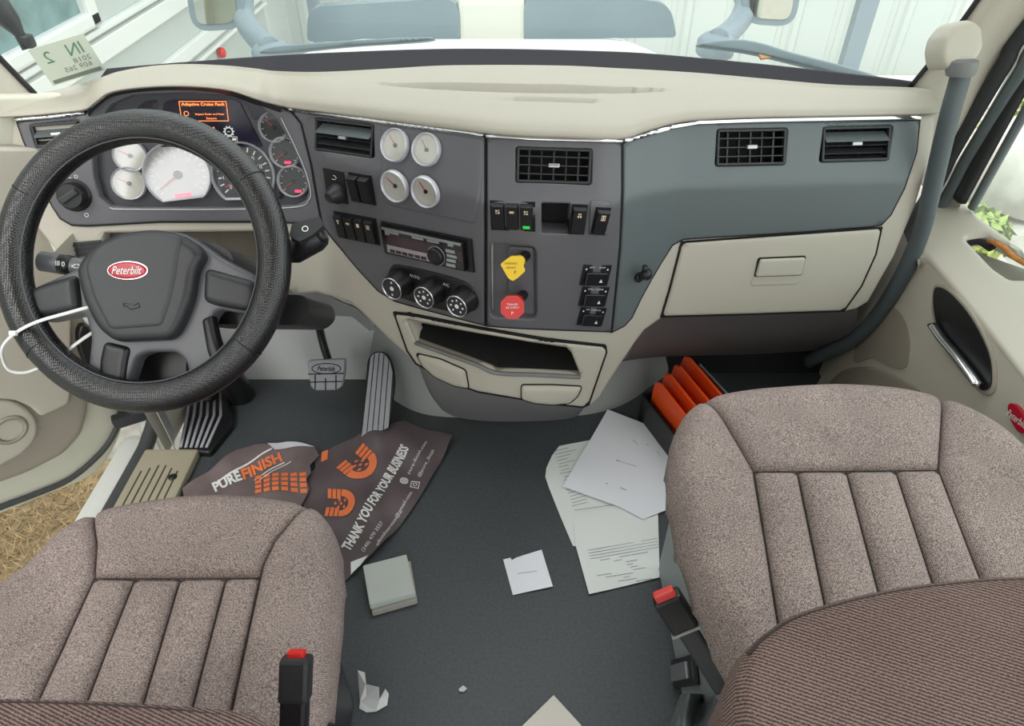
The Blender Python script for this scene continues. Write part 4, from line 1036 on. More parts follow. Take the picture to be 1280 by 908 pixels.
# --- glove box
gb = seamed('glove_box', O_G, BEIGE, [], off=.002, edge=(4, .006), label='beige glove box door')
patch('handle_recess', rpoly([(947, 321), (1007, 319), (1003, 344), (997, 356), (936, 358)], 5), DASH, BEIGE, gb, .0035, .004, sp=6, edge=(3, .003))
patch('handle_flap', rpoly([(949, 323), (1005.5, 320.5), (1000.5, 342), (943, 344)], 3), DASH, BEIGE, gb, .010, .008, sp=6, edge=(2, .0025))
patch('flap_gap', rpoly([(947, 321.5), (1007, 319), (1001.5, 343.5), (941.5, 345.5)], 3), DASH, BLACKM, gb, .0040, .002, sp=6)

# --- tray unit under the centre panel
class TS(Surf): pass
tr = seamed('tray_unit', O_T, BEIGE, [opening], off=.006, edge=(4, .006), thick=.04, sp=7, label='beige open tray unit under the centre panel')
inn = cat2(inset(opening, 0), 1); 
t = MB(); f0 = [DASH.at(u, v, .004) for u, v in opening]
bk = [V((p.x*.94+.006, p.y+.17, p.z+.02)) for p in f0]
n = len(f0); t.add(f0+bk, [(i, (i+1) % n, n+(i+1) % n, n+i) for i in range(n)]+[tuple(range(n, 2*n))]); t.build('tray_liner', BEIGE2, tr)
mp = [(523, 426), (598, 453), (622, 463), (723, 467)]; a = [DASH.at(u, v, -.004)+V((0, 0, .006)) for u, v in mp]; bks = [V((p.x*.96+.004, p.y+.15, p.z+.035)) for p in a]
t = MB(); t.grid([a, bks]); t.build('tray_mat', BLACKM, tr)
lipt = cat([DASH.at(u, v, .008) for u, v in [(522, 427), (560, 440.5), (598, 454), (622, 464), (670, 466), (724, 469)]], 4); t = MB(); t.tube(lipt, .006, 8, flat=.8); t.build('tray_lip', MIDGREY, tr, smooth=True)
for (u, v, m_) in ((546, 412, BLACK), (712, 440, mat('orange_ring', (170, 96, 40), .4))):
    p = DASH.at(u, v, -.075); Mk = frame(p, V((.1, -1, .1))); t = MB(); t.ringlathe(Mk, [(.010, 0), (.013, .004), (.018, .004), (.018, -.01), (.010, -.02)], 20); t.build('power_socket', m_, tr, smooth=True)
for q, lab in (([(522, 440), (552, 447), (584, 461), (588, 484), (570, 481), (546, 470), (530, 456)], 0), ([(652, 479), (690, 479), (727, 481), (722, 493), (712, 502), (690, 504), (668, 502), (652, 497)], 1)):
    patch('pull_cup', rpoly(q, 4), DASH, BEIGE, tr, .016, .02, sp=5, edge=(7, .010))
    patch('cup_gap', inset(rpoly(q, 4), -.9), DASH, BLACKM, tr, .0075, .004, sp=6)
# --- parts under the dash
base = [(430, 462), (452, 472), (472, 486), (492, 500), (515, 513), (545, 520.5), (600, 523), (660, 524), (715, 521), (760, 513), (790, 500), (815, 482), (835, 468)]
r0 = [atZ(u, v, 0) for u, v in base]
r1 = [V((p.x*.99, p.y+.015+.03*abs(p.x), .12)) for p in r0]; r2 = [V((p.x*1.0, p.y+.03+.05*abs(p.x), .26)) for p in r0]; r3 = [V((p.x*1.02, p.y-.03, .44)) for p in r0]
tn = thing('engine_tunnel', 'grey moulded engine tunnel cover under the centre console', 'tunnel cover', (.03, 1.5, 0))
t = MB(); t.grid(loft([r0, r1, r2, r3], 4, 4)); t.build('cover', TUNNEL, tn, smooth=True)
cb = [(560, 515), (600, 522.5), (660, 523.5), (712, 520), (726, 512)]
r0 = [atZ(u, v, .004)+V((0, -.012, 0)) for u, v in cb]; r0 = [atZ(548, 508, .01)+V((0, -.004, 0))]+r0
r3 = [V((p.x*1.2+.0, p.y-.05, .26)) for p in r0]; r1 = [a.lerp(b_, .5)+V((0, -.02, 0)) for a, b_ in zip(r0, r3)]
t = MB(); t.grid(loft([r0, r1, r3], 4, 5)); t.build('centre_pedestal', MIDGREY, tn, smooth=True)
pts = [atZ(750, 517, .0), atZ(746, 505, .08)]
# knee board under the glove box
kb0 = [(800, 424), (830, 401), (940, 397), (1056, 393), (1075, 388)]; kb1 = [(776, 452), (830, 446), (940, 443), (1042, 436), (1062, 430)]
r0 = [DASH.at(u, v, -.012) for u, v in kb0]; r1 = [atY(u, v, DASH.hit(u, v).y+.16) for u, v in kb1]
t = MB(); t.grid(loft([r0, [a.lerp(b_, .5)+V((0, -.015, -.005)) for a, b_ in zip(r0, r1)], r1], 4, 4)); kn = t.build('knee_board', KNEE, D, smooth=True)
# under-dash closing panel on the driver side
r0 = [atY(u, v, 1.40) for u, v in ((130, 300), (200, 292), (260, 290), (300, 288), (340, 300))]
uc = MB(); uc.grid([[DASH.at(u, v, -.03) for u, v in ((125, 285), (200, 283), (270, 283), (345, 283))], [DASH.at(u, v, -.10) for u, v in ((125, 345), (200, 350), (270, 350), (345, 350))]])
uc.build('column_recess', mat('recess_brown', (112, 104, 94), .9), D)
ub = [DASH.at(u, v, -.01) for u, v in ((340, 355), (366, 368), (395, 366), (420, 371), (445, 384))]; ue = [V((p.x-.01, p.y+.22, p.z+.03)) for p in ub]
t = MB(); t.grid([ub, ue]); t.build('under_dash', LTGREY, D, smooth=True)
ud = MB(); ud.grid([[atY(u, v, 1.47) for u, v in ((300, 372), (340, 368), (400, 366), (446, 386), (470, 412))], [atY(u, v, 1.56) for u, v in ((300, 398), (340, 396), (400, 394), (440, 396), (462, 414))]])
ud.build('under_dash_lip', LTGREY, D, smooth=True)
# small vent left of the column
vq = [(88, 303), (128, 300), (130, 318), (96, 322)]; Mx, w_, h_ = fit(vq, DASH, .0); t = MB(); t.box(Mx, w_, h_, .004, bev=.001); lv = t.build('floor_vent', SOFTBLK, D)
for i in range(3): t = MB(); t.box(Mx @ M.Translation((0, -h_*.3+i*h_*.3, .004)), w_*.9, .002, .004); t.build('vane', BLACK, lv)
# ------------------------------------------------------------------ steering wheel
WT = 1.22; WK = WT/FPX
NF = V((0, -CP, SP))
WC = atT(180, 327, WT)
SWP = PlaneS(WC, NF)
MW = M((V((1, 0, 0)), V((0, SP, CP)), NF)).transposed().to_4x4(); MW.translation = WC     # x right, y up, z to the viewer
def wp(u, v, z=0): return MW @ V(((u-180)*WK, (327-v)*WK, z))
sw = thing('steering_wheel', 'black steering wheel with perforated leather cover and red oval badge', 'steering wheel', tuple(WC))
R_, r_ = 164*WK, 20.5*WK
ring = [MW @ V((R_*math.cos(a)*.995, R_*1.03*math.sin(a), 0)) for a in [2*math.pi*i/120 for i in range(120)]]
t = MB(); t.tube(ring, r_, 20, closed=True); t.build('rim', LEATHER, sw, smooth=True)
for a in (math.radians(150), math.radians(36), math.radians(-38), math.radians(-140)):
    c = MW @ V((R_*math.cos(a), R_*1.03*math.sin(a), 0)); tg = V((-math.sin(a), math.cos(a), 0)); tg = (MW.to_3x3() @ tg).normalized()
    t = MB(); t.ringlathe(frame(c, tg, NF), [(r_*1.0, -.001), (r_*1.02, 0), (r_*1.0, .001)], 24); t.build('rim_seam', BLACKM, sw)
st = [MW @ V(((R_-r_*.86)*math.cos(a), (R_*1.03-r_*.86)*math.sin(a), r_*.58)) for a in [2*math.pi*i/160 for i in range(160)]]
t = MB(); t.tube(st, .0013, 6, closed=True); t.build('stitching', mat('grey_thread', (92, 92, 96), .8), sw, smooth=True)
def hubp(name, out, z, th, m_, e=(6, .008), rad=8, holes=(), sp=6): return patch(name, rpoly(out, rad, 5), SWP, m_, sw, z, th, holes=holes, sp=sp, edge=e)
spider = [(99, 331), (119, 304), (151, 290), (190, 285), (226, 290), (254, 308), (272, 321), (318, 346), (324, 358), (323, 392), (300, 392), (268, 386), (258, 400), (264, 430), (286, 468), (250, 492), (233, 476), (228, 452), (216, 440), (180, 440), (165, 446), (152, 486), (112, 480), (104, 460), (108, 420), (100, 392), (48, 402), (18, 398), (16, 372), (40, 356), (92, 334)]
hubp('spoke_frame', spider, -.012, .035, SPOKE, (5, .007), 7)
hubp('thumb_spoke', [(93, 342), (98, 388), (52, 397), (22, 392), (18, 376), (40, 358)], .002, .02, SOFTBLK, (9, .012), 10)
hubp('thumb_spoke', [(254, 334), (318, 352), (322, 372), (312, 390), (268, 382), (252, 376)], .002, .02, SOFTBLK, (9, .012), 10)
hubp('lower_spoke', [(126, 426), (160, 434), (156, 452), (152, 480), (122, 478), (120, 455)], -.004, .02, BLACK, (7, .009), 8)
hubp('lower_spoke', [(247, 398), (262, 392), (268, 420), (282, 462), (268, 472), (254, 440)], -.008, .02, BLACK, (7, .009), 6)
hubp('hub_cover', [(97, 336), (119, 306), (151, 292), (190, 287), (224, 292), (250, 308), (258, 322), (247, 340), (242, 375), (232, 402), (219, 425), (146, 428), (124, 411), (107, 377)], .014, .03, SOFTBLK, (10, .014), 12)
hubp('airbag_pad', [(112, 334), (126, 310), (156, 296), (190, 291), (220, 293), (234, 300), (229, 318), (226, 345), (219, 377), (209, 406), (204, 409), (148, 413), (141, 410), (122, 372)], .018, .02, mat('dark_grey_pad', (62, 63, 66), .5, grain=400, gstr=.2), (6, .006), 10)
bdg = [(167+24*math.cos(a), 340+10.5*math.sin(a)) for a in [2*math.pi*i/36 for i in range(36)]]
bo = patch('badge_rim', [(167+(u-167)*1.04, 340+(v-340)*1.08) for u, v in bdg], SWP, CHROME, sw, .0195, .004, sp=4)
patch('badge', bdg, SWP, BADGE, bo, .0215, .004, sp=4, edge=(3, .002))
text('badge_lettering', 'Peterbilt', MW, 37*WK, 10*WK, (167-180)*WK, (327-340)*WK, .0222, WHITE, bo, shear=.35, bold=.004)
t = MB(); hz = [(162, 380), (170, 381), (175, 383), (180, 380), (182, 385), (176, 387), (170, 388), (166, 384), (162, 384)]
t.tube([wp(u, v, .0185) for u, v in hz], .0008, 5, closed=True); t.build('horn_mark', BLACK, sw)
# column
cd_ = -NF
scol = thing('steering_column', 'black steering column shroud behind the wheel', 'steering column', tuple(WC+cd_*.25))
def cframe(u, v, dz): Mx = MW.copy(); Mx.translation = wp(u, v, -dz); return Mx
t = MB(); t.prism(rpoly([(x*WK, y*WK) for x, y in ((-70, -40), (60, -40), (92, -10), (88, 30), (60, 44), (-50, 44), (-72, 20))], .02), cframe(190, 340, 0), -.30, -.045); t.build('shroud', SOFTBLK, scol, auto=35)
t = MB(); t.prism(rpoly([(x*WK, y*WK) for x, y in ((-60, -50), (95, -52), (112, -36), (105, -12), (-50, -10))], .015), cframe(262, 352, 0), -.26, -.07); t.build('lower_shroud', BLACK, scol, auto=35)
t = MB(); t.prism(rpoly([(x*WK, y*WK) for x, y in ((-40, -62), (46, -62), (50, 40), (-44, 40))], .01), cframe(158, 446, 0), -.20, -.08); t.build('column_cover', BLACK, scol, auto=35)
t = MB(); t.lathe(cframe(180, 340, .05), [(.05, 0), (.05, .03), (.035, .045)], 20); t.build('clock_spring', BLACK, scol, auto=35)
t = MB(); t.tube(cat([wp(196, 400, -.14), V((-.78, 1.34, .30)), V((-.80, 1.45, .14)), V((-.81, 1.52, -.01))], 5), [.032]*6+[.040]*10, 14); t.build('shaft_boot', BLACK, scol, smooth=True)
t = MB(); t.tube([V((-.86, 1.36, .33)), V((-.87, 1.46, .05))], .020, 12); t.build('tilt_strut', SOFTBLK, scol, smooth=True)
# stalks
ts = thing('turn_signal_stalk', 'grey turn signal stalk with wiper symbols left of the hub', 'stalk', tuple(wp(62, 326, -.05)))
a, b_ = wp(26, 321, -.05), wp(104, 333, -.06)
t = MB(); t.tube([a, a.lerp(b_, .02), a.lerp(b_, .35), a.lerp(b_, .36), a.lerp(b_, .5), a.lerp(b_, 1)], [.015, .0185, .0185, .017, .017, .014], 18); t.build('barrel', mat('stalk_grey', (104, 106, 110), .4), ts, auto=40)
t = MB(); t.tube([a.lerp(b_, .33), a.lerp(b_, .52)], .0188, 18); t.build('twist_ring', BLACK, ts, smooth=True)
for q, s_ in ((.38, 'lll'), (.47, '0'), (.68, '<>')):
    c = a.lerp(b_, q)+NF*.0192; Mk = frame(c, NF, (0, 0, 1)); text('stalk_mark', s_, Mk, None, .009, 0, 0, .0, WHITE, ts)
sh = thing('shift_stalk', 'black multi-function stalk right of the steering wheel', 'stalk', tuple(wp(360, 300, -.06)))
a, b_ = wp(312, 328, -.085), wp(392, 288, -.05)
t = MB(); t.tube([a, a.lerp(b_, .4), a.lerp(b_, .5), a.lerp(b_, .9), b_], [.012, .015, .022, .024, .020], 18); t.build('lever', BLACK, sh, auto=40)
Mk = frame(wp(376, 284, -.03), (V((.1, 0, .5))+NF).normalized(), (b_-a).cross(NF)); t = MB(); t.prism(rpoly([(x*WK, y*WK) for x, y in ((-24, -8), (12, -14), (22, 0), (14, 13), (-4, 12), (-22, 6))], .004), Mk, -.012, .006); t.build('switch_pod', SOFTBLK, sh, auto=35)
t = MB(); t.ringlathe(Mk @ M.Translation((0, 0, .0062)), [(3*WK, 0), (4.2*WK, 0), (4.2*WK, .0004), (3*WK, .0004)], 16); t.build('stalk_mark', WHITE, sh)
t = MB(); t.lathe(frame(b_, (b_-a)), [(.015, 0), (.015, .005), (.011, .007), (.008, .005), (0, .005)], 16); t.build('end_button', BLACK, sh, auto=40)
# cable tie
ct = MB(); ct.tube(cat([wp(118, 382, .0), wp(95, 392, .02), wp(62, 404, .033), wp(36, 418, .034), wp(18, 434, .028), wp(9, 450, .01), wp(12, 463, -.0), wp(26, 466, -.01), wp(44, 459, -.016)], 6), .0042, 8, flat=.6)
ct.tube(cat([wp(106, 413, -.03), wp(94, 424, -.02), wp(80, 436, -.016), wp(60, 452, -.016)], 5), .0042, 8, flat=.6); ct.box(cframe(36, 418, -.034), .012, .009, .008, bev=.002)
tag(ct.build('cable_tie', WHITEP, smooth=True), 'white plastic cable tie looped round the steering wheel rim', 'cable tie')

# ------------------------------------------------------------------ pedals
bp = thing('brake_pedal', 'black brake pedal with oval lettered rubber pad', 'pedal', tuple(atY(407, 470, 1.44)))
Pb = plane3(atY(384, 450, 1.47), atY(431, 449, 1.47), atY(407, 488, 1.425))
PADB = mat('worn_pedal_rubber', (156, 157, 163), .5, grain=200)
patch('pedal_pad', rpoly([(384, 451), (431, 449), (430, 470), (427, 484), (420, 488), (394, 488.5), (388, 484)], 3), Pb, PADB, bp, 0, .02, sp=5, edge=(2, .003))
for q in (((385, 468), (430, 467)), ((387, 478), (428, 477)), ((394, 469), (394, 487)), ((407, 473), (407, 488)), ((420, 469), (420, 487))):
    t = MB(); t.tube([Pb.at(*q[0], .0005), Pb.at(*q[1], .0005)], .0016, 6); t.build('pad_groove', BLACKM, bp)
ov = [(408+18*math.cos(a), 461+6.5*math.sin(a)) for a in [2*math.pi*i/28 for i in range(28)]]
t = MB(); t.tube([Pb.at(u, v, .001) for u, v in ov], .0012, 6, closed=True); t.build('pad_oval', BLACKM, bp)
Mq = frame(Pb.at(408, 461, .0012), Pb.n, Pb.at(408, 450)-Pb.at(408, 470)); text('pad_lettering', 'Peterbilt', Mq, .05, .014, 0, 0, 0, BLACKM, bp, shear=.3, bold=.01)
t = MB(); t.tube(cat([atY(396, 385, 1.52), atY(399, 408, 1.53), atY(404, 430, 1.52), atY(411, 452, 1.49)], 5), .017, 10, flat=.6); t.build('pedal_arm', BLACK, bp, smooth=True)
ap = thing('accelerator_pedal', 'long ribbed grey accelerator pedal hinged on the floor', 'pedal', tuple(atZ(465, 552, 0)))
Pa = plane3(atZ(448, 556, .012), atZ(488, 552, .012), atY(475, 440, 1.50))
patch('pedal_plate', rpoly([(459, 452), (462, 444), (470, 439), (481, 440), (488, 447), (493, 462), (494, 478), (490, 512), (487, 534), (450, 550), (455, 510)], 4), Pa, BLACK, ap, 0, .02, sp=7, edge=(2, .003))
rb0 = [(462.5, 447), (468, 442), (474, 441), (480, 442.5), (486, 450), (491, 466)]; rb1 = [(451, 549), (458, 546.5), (465, 543.5), (472, 540.5), (479, 537.5), (486, 534.5)]
for i in range(5):
    a0, a1 = rb0[i], rb0[i+1]; c0, c1 = rb1[i], rb1[i+1]
    q = [(a0[0]+.9, a0[1]), (a1[0]-.3, a1[1]), (c1[0]-.3, c1[1]), (c0[0]+.9, c0[1])]
    patch('tread_rib', q, Pa, PADB, ap, .004, .004, sp=8)
fr_ = thing('footrest', 'black ribbed driver footrest beside the sill', 'footrest', tuple(atZ(245, 560, 0)))
Pf = plane3(atZ(222, 560, .02), atZ(262, 563, .02), atY(262, 492, 1.50))
Pf2 = Pf
patch('rest_plate', rpoly([(230, 486), (282, 484), (290, 512), (290, 530), (262, 566), (222, 562), (232, 520)], 4), Pf, BLACK, fr_, 0, .05, sp=8, edge=(3, .005))
for i in range(6):
    f = i/5; t = MB(); a0 = Pf.at(238+f*38, 490, .001); a1 = Pf.at(234+f*42, 520, .001); a2 = Pf.at(226+f*32, 560, .001)
    t.tube([a0, a1, a2], .0045, 6, flat=.5); t.build('rest_rib', PADB, fr_, smooth=True)

# ------------------------------------------------------------------ seats
def zpl(z, tilt=0): return PlaneS((0, .7, z), (0, -tilt, 1))
def cushion(seat, surf, outer, panels, roll, drop, skirt, groove=(10, .010), sp=8, crown=.012, shrink=.22, folds=()):
    O = [outer]; A = np.array(outer); cen = surf.at(*A.mean(0))
    for name, q in panels:
        def hf(u, v, d):
            D_ = float(seg_dist([(u, v)], O)[0]); t_ = min(1, D_/roll)
            f_ = 0
            for (x0, y0, x1, y1, dp, wd) in folds:
                ex, ey = x1-x0, y1-y0; L2 = ex*ex+ey*ey; s_ = min(1, max(0, ((u-x0)*ex+(v-y0)*ey)/L2)); q_ = math.hypot(u-x0-ex*s_, v-y0-ey*s_)
                f_ -= dp*math.exp(-(q_/wd)**2)*math.sin(math.pi*min(.98, max(.02, s_)))**.5
            return f_-drop*(1-math.sqrt(max(0, 1-(1-t_)**2)))+crown*(1-math.exp(-d/10))-crown
        A = np.array(q)
        patch(name, q, surf, FABRIC, seat, 0, skirt, sp=sp, edge=groove, hfun=hf, auto=None, rings=(groove[0]*.25, groove[0]*.6, groove[0]), taper=(cen, shrink))
def smp(q, n=4): return cat2(q, n, True)
def stitches(seat, surf, pts, off=-.004, r=.0008):
    t = MB(); t.tube([surf.at(u, v, off) for u, v in pts], r, 5); t.build('seam_stitch', STITCH, seat)

ps = thing('passenger_seat', 'taupe fabric passenger seat on grey base with stitched channels', 'seat', (.58, .66, 0))
PZ = zpl(.58, -.02); lift, v0, v1 = 17, 500, 570
outer = cat2([(845, 530), (858, 512), (878, 499), (910, 489), (960, 482), (1050, 477), (1130, 482), (1184, 494), (1225, 508), (1275, 532), (1330, 575), (1365, 640), (1375, 760), (1375, 905), (966, 905), (932, 842), (905, 785), (877, 725), (853, 660), (841, 600), (838, 560)], 4)
fp = [(878, 499), (910, 489), (960, 482), (1050, 477), (1130, 482), (1184, 494), (1181, 540), (1178, 580), (945, 582), (926, 552), (905, 526)]
lb = [(878, 499), (905, 526), (926, 552), (945, 582), (960, 670), (973, 752), (985, 820), (1000, 905), (966, 905), (932, 842), (905, 785), (877, 725), (853, 660), (841, 600), (838, 560), (845, 530), (858, 512)]
rb = [(1184, 494), (1225, 508), (1275, 532), (1330, 575), (1365, 640), (1375, 760), (1375, 905), (1330, 905), (1263, 800), (1227, 706), (1200, 640), (1178, 580), (1181, 540)]
sm = [((945, 582), (973, 752), (1000, 905)), ((1000, 582), (1032, 733), (1069, 905)), ((1062, 582), (1099, 719), (1149, 905)), ((1124, 581), (1167, 710), (1232, 905)), ((1178, 580), (1227, 706), (1310, 905))]
outer, fp, lb, rb = [[(u, v-lift*(1-sstep(v0, v1, v))) for u, v in q] for q in (outer, fp, lb, rb)]
pan = [('front_panel', resample(fp, 14)), ('side_bolster', lb), ('side_bolster', rb)]
for i in range(4): pan.append(('seat_channel', list(sm[i])+list(reversed(sm[i+1]))))
cushion(ps, PZ, outer, pan, 30, .06, .15)
for s_ in sm: stitches(ps, PZ, [s_[0], s_[1], s_[2]], -.0155)
stitches(ps, PZ, [(945, 582), (1178, 580)], -.0155)
# backrest
BZ = zpl(.85)
bo_ = cat2([(914, 860), (918, 828), (932, 800), (958, 776), (1000, 752), (1090, 727), (1180, 713), (1290, 706), (1420, 716), (1500, 790), (1520, 1000), (1200, 1100), (960, 1080), (922, 960)], 5)
patch('backrest', bo_, BZ, FABRIC2, ps, 0, .40, sp=12, edge=(26, .035), auto=None)
t = MB(); t.tube(cat([BZ.at(u, v, -.0035) for u, v in ((936, 815), (960, 793), (1002, 769), (1092, 744), (1182, 730), (1290, 723), (1400, 732))], 5), .0016, 6); t.build('seam_stitch', STITCH, ps)
t = MB(); t.box(M.Translation((.625, .63, 0)), .58, .60, .42, bev=.03); bs = t.build('seat_base', mat('seat_base_grey', (134, 142, 142), .5, grain=300, gstr=.05), ps); bs['label'] = 'light grey plastic seat base'
SB = PlaneS((.335, .7, .2), (-1, 0, 0))
Mx, w_, h_ = fit([(845, 833), (866, 829), (874, 846), (850, 852)], SB, .0); t = MB(); t.box(Mx, w_*1.3, h_*1.3, .008, bev=.004); sk = t.build('switch_housing', BLACK, ps)
t = MB(); t.box(Mx @ M.Translation((-w_*.05, 0, .008)), w_*.9, h_*.75, .008, bev=.003); t.build('switch_rocker', CHROME2, sk)
# belt buckle beside the passenger seat
pb = thing('seat_belt_buckle', 'black seat belt buckle with red button beside the passenger seat', 'buckle', tuple(atZ(905, 868, .36)))
a, b_ = atZ(832, 745, .52), atZ(905, 862, .36)
ax = (a-b_).normalized(); Mk = frame(b_, ax, V((-.5, -.5, 1)))
ln = (a-b_).length
t = MB(); t.box(Mk, .030, .016, ln*.72, bev=.005); t.build('strap_sleeve', SOFTBLK, pb)
t = MB(); t.box(Mk @ M.Translation((0, 0, ln*.68)), .042, .024, ln*.32, bev=.005); t.build('buckle_body', BLACK, pb)
t = MB(); t.box(Mk @ M.Translation((0, .002, ln*.975)), .030, .014, .016, bev=.003); t.build('release_button', mat('buckle_red', (216, 70, 66), .4), pb)
t = MB(); t.box(Mk @ M.Translation((0, 0, ln*.67)), .045, .027, .004, bev=.001); t.build('buckle_edge', LTGREY, pb)
# folded cloth behind
rr = random.Random(4); t = MB(); rows = []
for j in range(9):
    r = []
    for i in range(13):
        u = 850+i*5.5; v = 870+j*8; z = .20+.06*math.sin(i*.9+j*.4)*math.exp(-((i-6)/7)**2)+.10*math.exp(-((i-3)/3)**2-((j-5)/4)**2)
        r.append(atZ(u, v, z))
    rows.append(r)
rows = [[p+V((0, 0, -.18)) for p in rows[0]]]+rows
t.grid(loft(rows, 3, 3)); tag(t.build('folded_cover', mat('grey_vinyl', (92, 98, 98), .6, grain=200), smooth=True), 'grey vinyl cover bunched at the foot of the passenger seat', 'cover')

ds = thing('driver_seat', 'taupe fabric driver seat with creased side bolsters, lower than the passenger seat', 'seat', (-.5, .45, 0))
DZ = zpl(.46, -.01); lift, v0, v1 = 16, 640, 705
outer = cat2([(-45, 740), (0, 703), (23, 689), (59, 661), (109, 639), (156, 627), (219, 618), (273, 616), (324, 619), (371, 627), (396, 636), (411, 652), (420, 673), (424, 708), (419, 755), (414, 802), (406, 872), (398, 940), (-120, 940), (-110, 840)], 4)
fp = [(109, 639), (156, 627), (219, 618), (273, 616), (324, 619), (371, 627), (385, 632), (340, 677), (326, 700), (322, 716), (113, 717), (116, 680)]
lb = [(109, 639), (116, 680), (113, 717), (94, 759), (70, 810), (10, 940), (-120, 940), (-110, 840), (-45, 740), (0, 703), (23, 689), (59, 661)]
rb = [(385, 632), (396, 636), (411, 652), (420, 673), (424, 708), (419, 755), (414, 802), (406, 872), (398, 940), (272, 940), (287, 876), (308, 779), (322, 716), (326, 700), (340, 677)]
sm = [((113, 717), (70, 810), (10, 940)), ((164, 718), (131, 800), (77, 940)), ((221, 718), (196, 802), (154, 940)), ((279, 717), (257, 800), (220, 940)), ((322, 716), (303, 800), (272, 940))]
outer, fp, lb, rb = [[(u, v-lift*(1-sstep(v0, v1, v))) for u, v in q] for q in (outer, fp, lb, rb)]
pan = [('front_panel', resample(fp, 14)), ('side_bolster', lb), ('side_bolster', rb)]
for i in range(4): pan.append(('seat_channel', list(sm[i])+list(reversed(sm[i+1]))))
cushion(ds, DZ, outer, pan, 30, .06, .15, folds=[(-5, 835, 90, 735, .012, 7), (-30, 870, 70, 800, .010, 8), (10, 745, 75, 690, .008, 6), (195, 655, 210, 630, .004, 4), (50, 720, 100, 680, .006, 5)])
for s_ in sm: stitches(ds, DZ, list(s_), -.0155)
stitches(ds, DZ, [(113, 717), (322, 716)], -.0155)
BZ2 = zpl(.72)
bo_ = cat2([(-160, 880), (-60, 868), (0, 866), (117, 869), (234, 876), (300, 883), (330, 898), (342, 925), (340, 1000), (200, 1080), (-150, 1080)], 5)
patch('backrest', bo_, BZ2, FABRIC2, ds, 0, .30, sp=14, edge=(16, .02), auto=None)
for dv in (12, 24):
    t = MB(); t.tube(cat([BZ2.at(u, v+dv, -.002) for u, v in ((-60, 868), (0, 866), (117, 869), (234, 877), (300, 886), (322, 900))], 5), .0018, 6); t.build('seam_stitch', STITCH, ds)
t = MB(); t.box(M.Translation((-.54, .36, 0)), .46, .52, .31, bev=.02); t.build('seat_base', SOFTBLK, ds)
db = thing('seat_belt_buckle', 'black sleeved seat belt buckle with red button beside the driver seat', 'buckle', tuple(atZ(368, 905, .34)))
a, b_ = atZ(371, 818, .56), atZ(367, 935, .475); ax = (a-b_).normalized(); Mk = frame(b_, ax, V((0, -.6, 1))); ln = (a-b_).length
t = MB(); t.box(Mk, .034, .024, ln*.85, bev=.006); t.build('strap_sleeve', BLACK, db)
t = MB(); t.box(Mk @ M.Translation((0, 0, ln*.5)), .038, .028, ln*.48, bev=.006); t.build('buckle_body', SOFTBLK, db)
t = MB(); t.box(Mk @ M.Translation((0, 0, ln*.95)), .022, .014, .011, bev=.003); t.build('release_button', RED, db)

# ------------------------------------------------------------------ grab handle
gh = thing('grab_handle', 'dark grey curved grab handle on the passenger side pillar', 'handle', (.87, 1.38, .98))
hp = [(1204, 80, 1.375), (1198, 105, 1.37), (1188, 140, 1.36), (1176, 190, 1.355), (1163, 245, 1.355), (1148, 300, 1.36), (1124, 352, 1.37), (1094, 398, 1.39), (1064, 426, 1.42), (1035, 440, 1.46), (1010, 452, 1.52)]
hpt = cat([atY(u, v, y) for u, v, y in hp], 5)
t = MB(); t.tube(hpt, .0185, 16); t.build('bar', mat('dark_grey_grip', (80, 88, 92), .45, grain=500, gstr=.1), gh, smooth=True)
a = atY(1203, 82, 1.375); dr = (atY(1197, 105, 1.37)-a).normalized()
t = MB(); t.lathe(frame(a-dr*.012, dr, V((1, 0, 0))), [(.018, 0), (.026, .004), (.027, .022), (.024, .030), (.018, .031)], 20); t.build('collar', MIDGREY, gh, auto=40)
t = MB(); c = [(1173, 64), (1177, 47), (1190, 31), (1200, 26), (1214, 25), (1226, 34), (1228, 60), (1216, 80), (1192, 84), (1180, 88), (1175, 80)]
PH = PlaneS(atY(1198, 60, 1.39), (-.12, -.9, .3))
patch('mount_cover', rpoly(c, 6), PH, BEIGE, gh, .012, .075, sp=4, edge=(7, .016))
# ------------------------------------------------------------------ loose things on the floor
FL = PlaneS((0, 0, 0), (0, 0, 1))
def bag_z(x, y): return .012+.03*math.exp(-((x+.36)/.07)**2-((y-1.33)/.05)**2)+.004*math.sin(23*x+9*y)+.003*math.sin(41*y-17*x+1)+.0025*math.sin(60*x+33*y)
def sheet(name, outl, zf, m_, parent, th=.0012, sp=5):
    P, T, Dd = tripatch(outl, [], sp); top = []; bot = []
    for u, v in P:
        p = atZ(u, v, 0); z = zf(p.x, p.y); top.append(V((p.x, p.y, z))); bot.append(V((p.x, p.y, z-th)))
    return solid(name, top, bot, T, m_, parent, True, 60, closed=True)
def ftext(name, s_, bl, br, tl, zf, m_, parent, bold=0, shear=0):
    uv, fs, asp = text_mesh(s_, shear, bold); a, b_, c = atZ(*bl, 0), atZ(*br, 0), atZ(*tl, 0)
    vs = []
    for x, y in uv:
        p = a+(b_-a)*x+(c-a)*y; vs.append(V((p.x, p.y, zf(p.x, p.y)+.0022)))
    return obj(name, vs, fs, m_, parent)
def fpoly(mb, pts, zf):
    q = [atZ(u, v, 0) for u, v in pts]; mb.add([V((p.x, p.y, zf(p.x, p.y)+.002)) for p in q], [tuple(range(len(q)))])
bag = thing('paper_bag', 'dark torn floor bag with orange boot prints and thank you lettering', 'bag', tuple(atZ(430, 620, 0)))
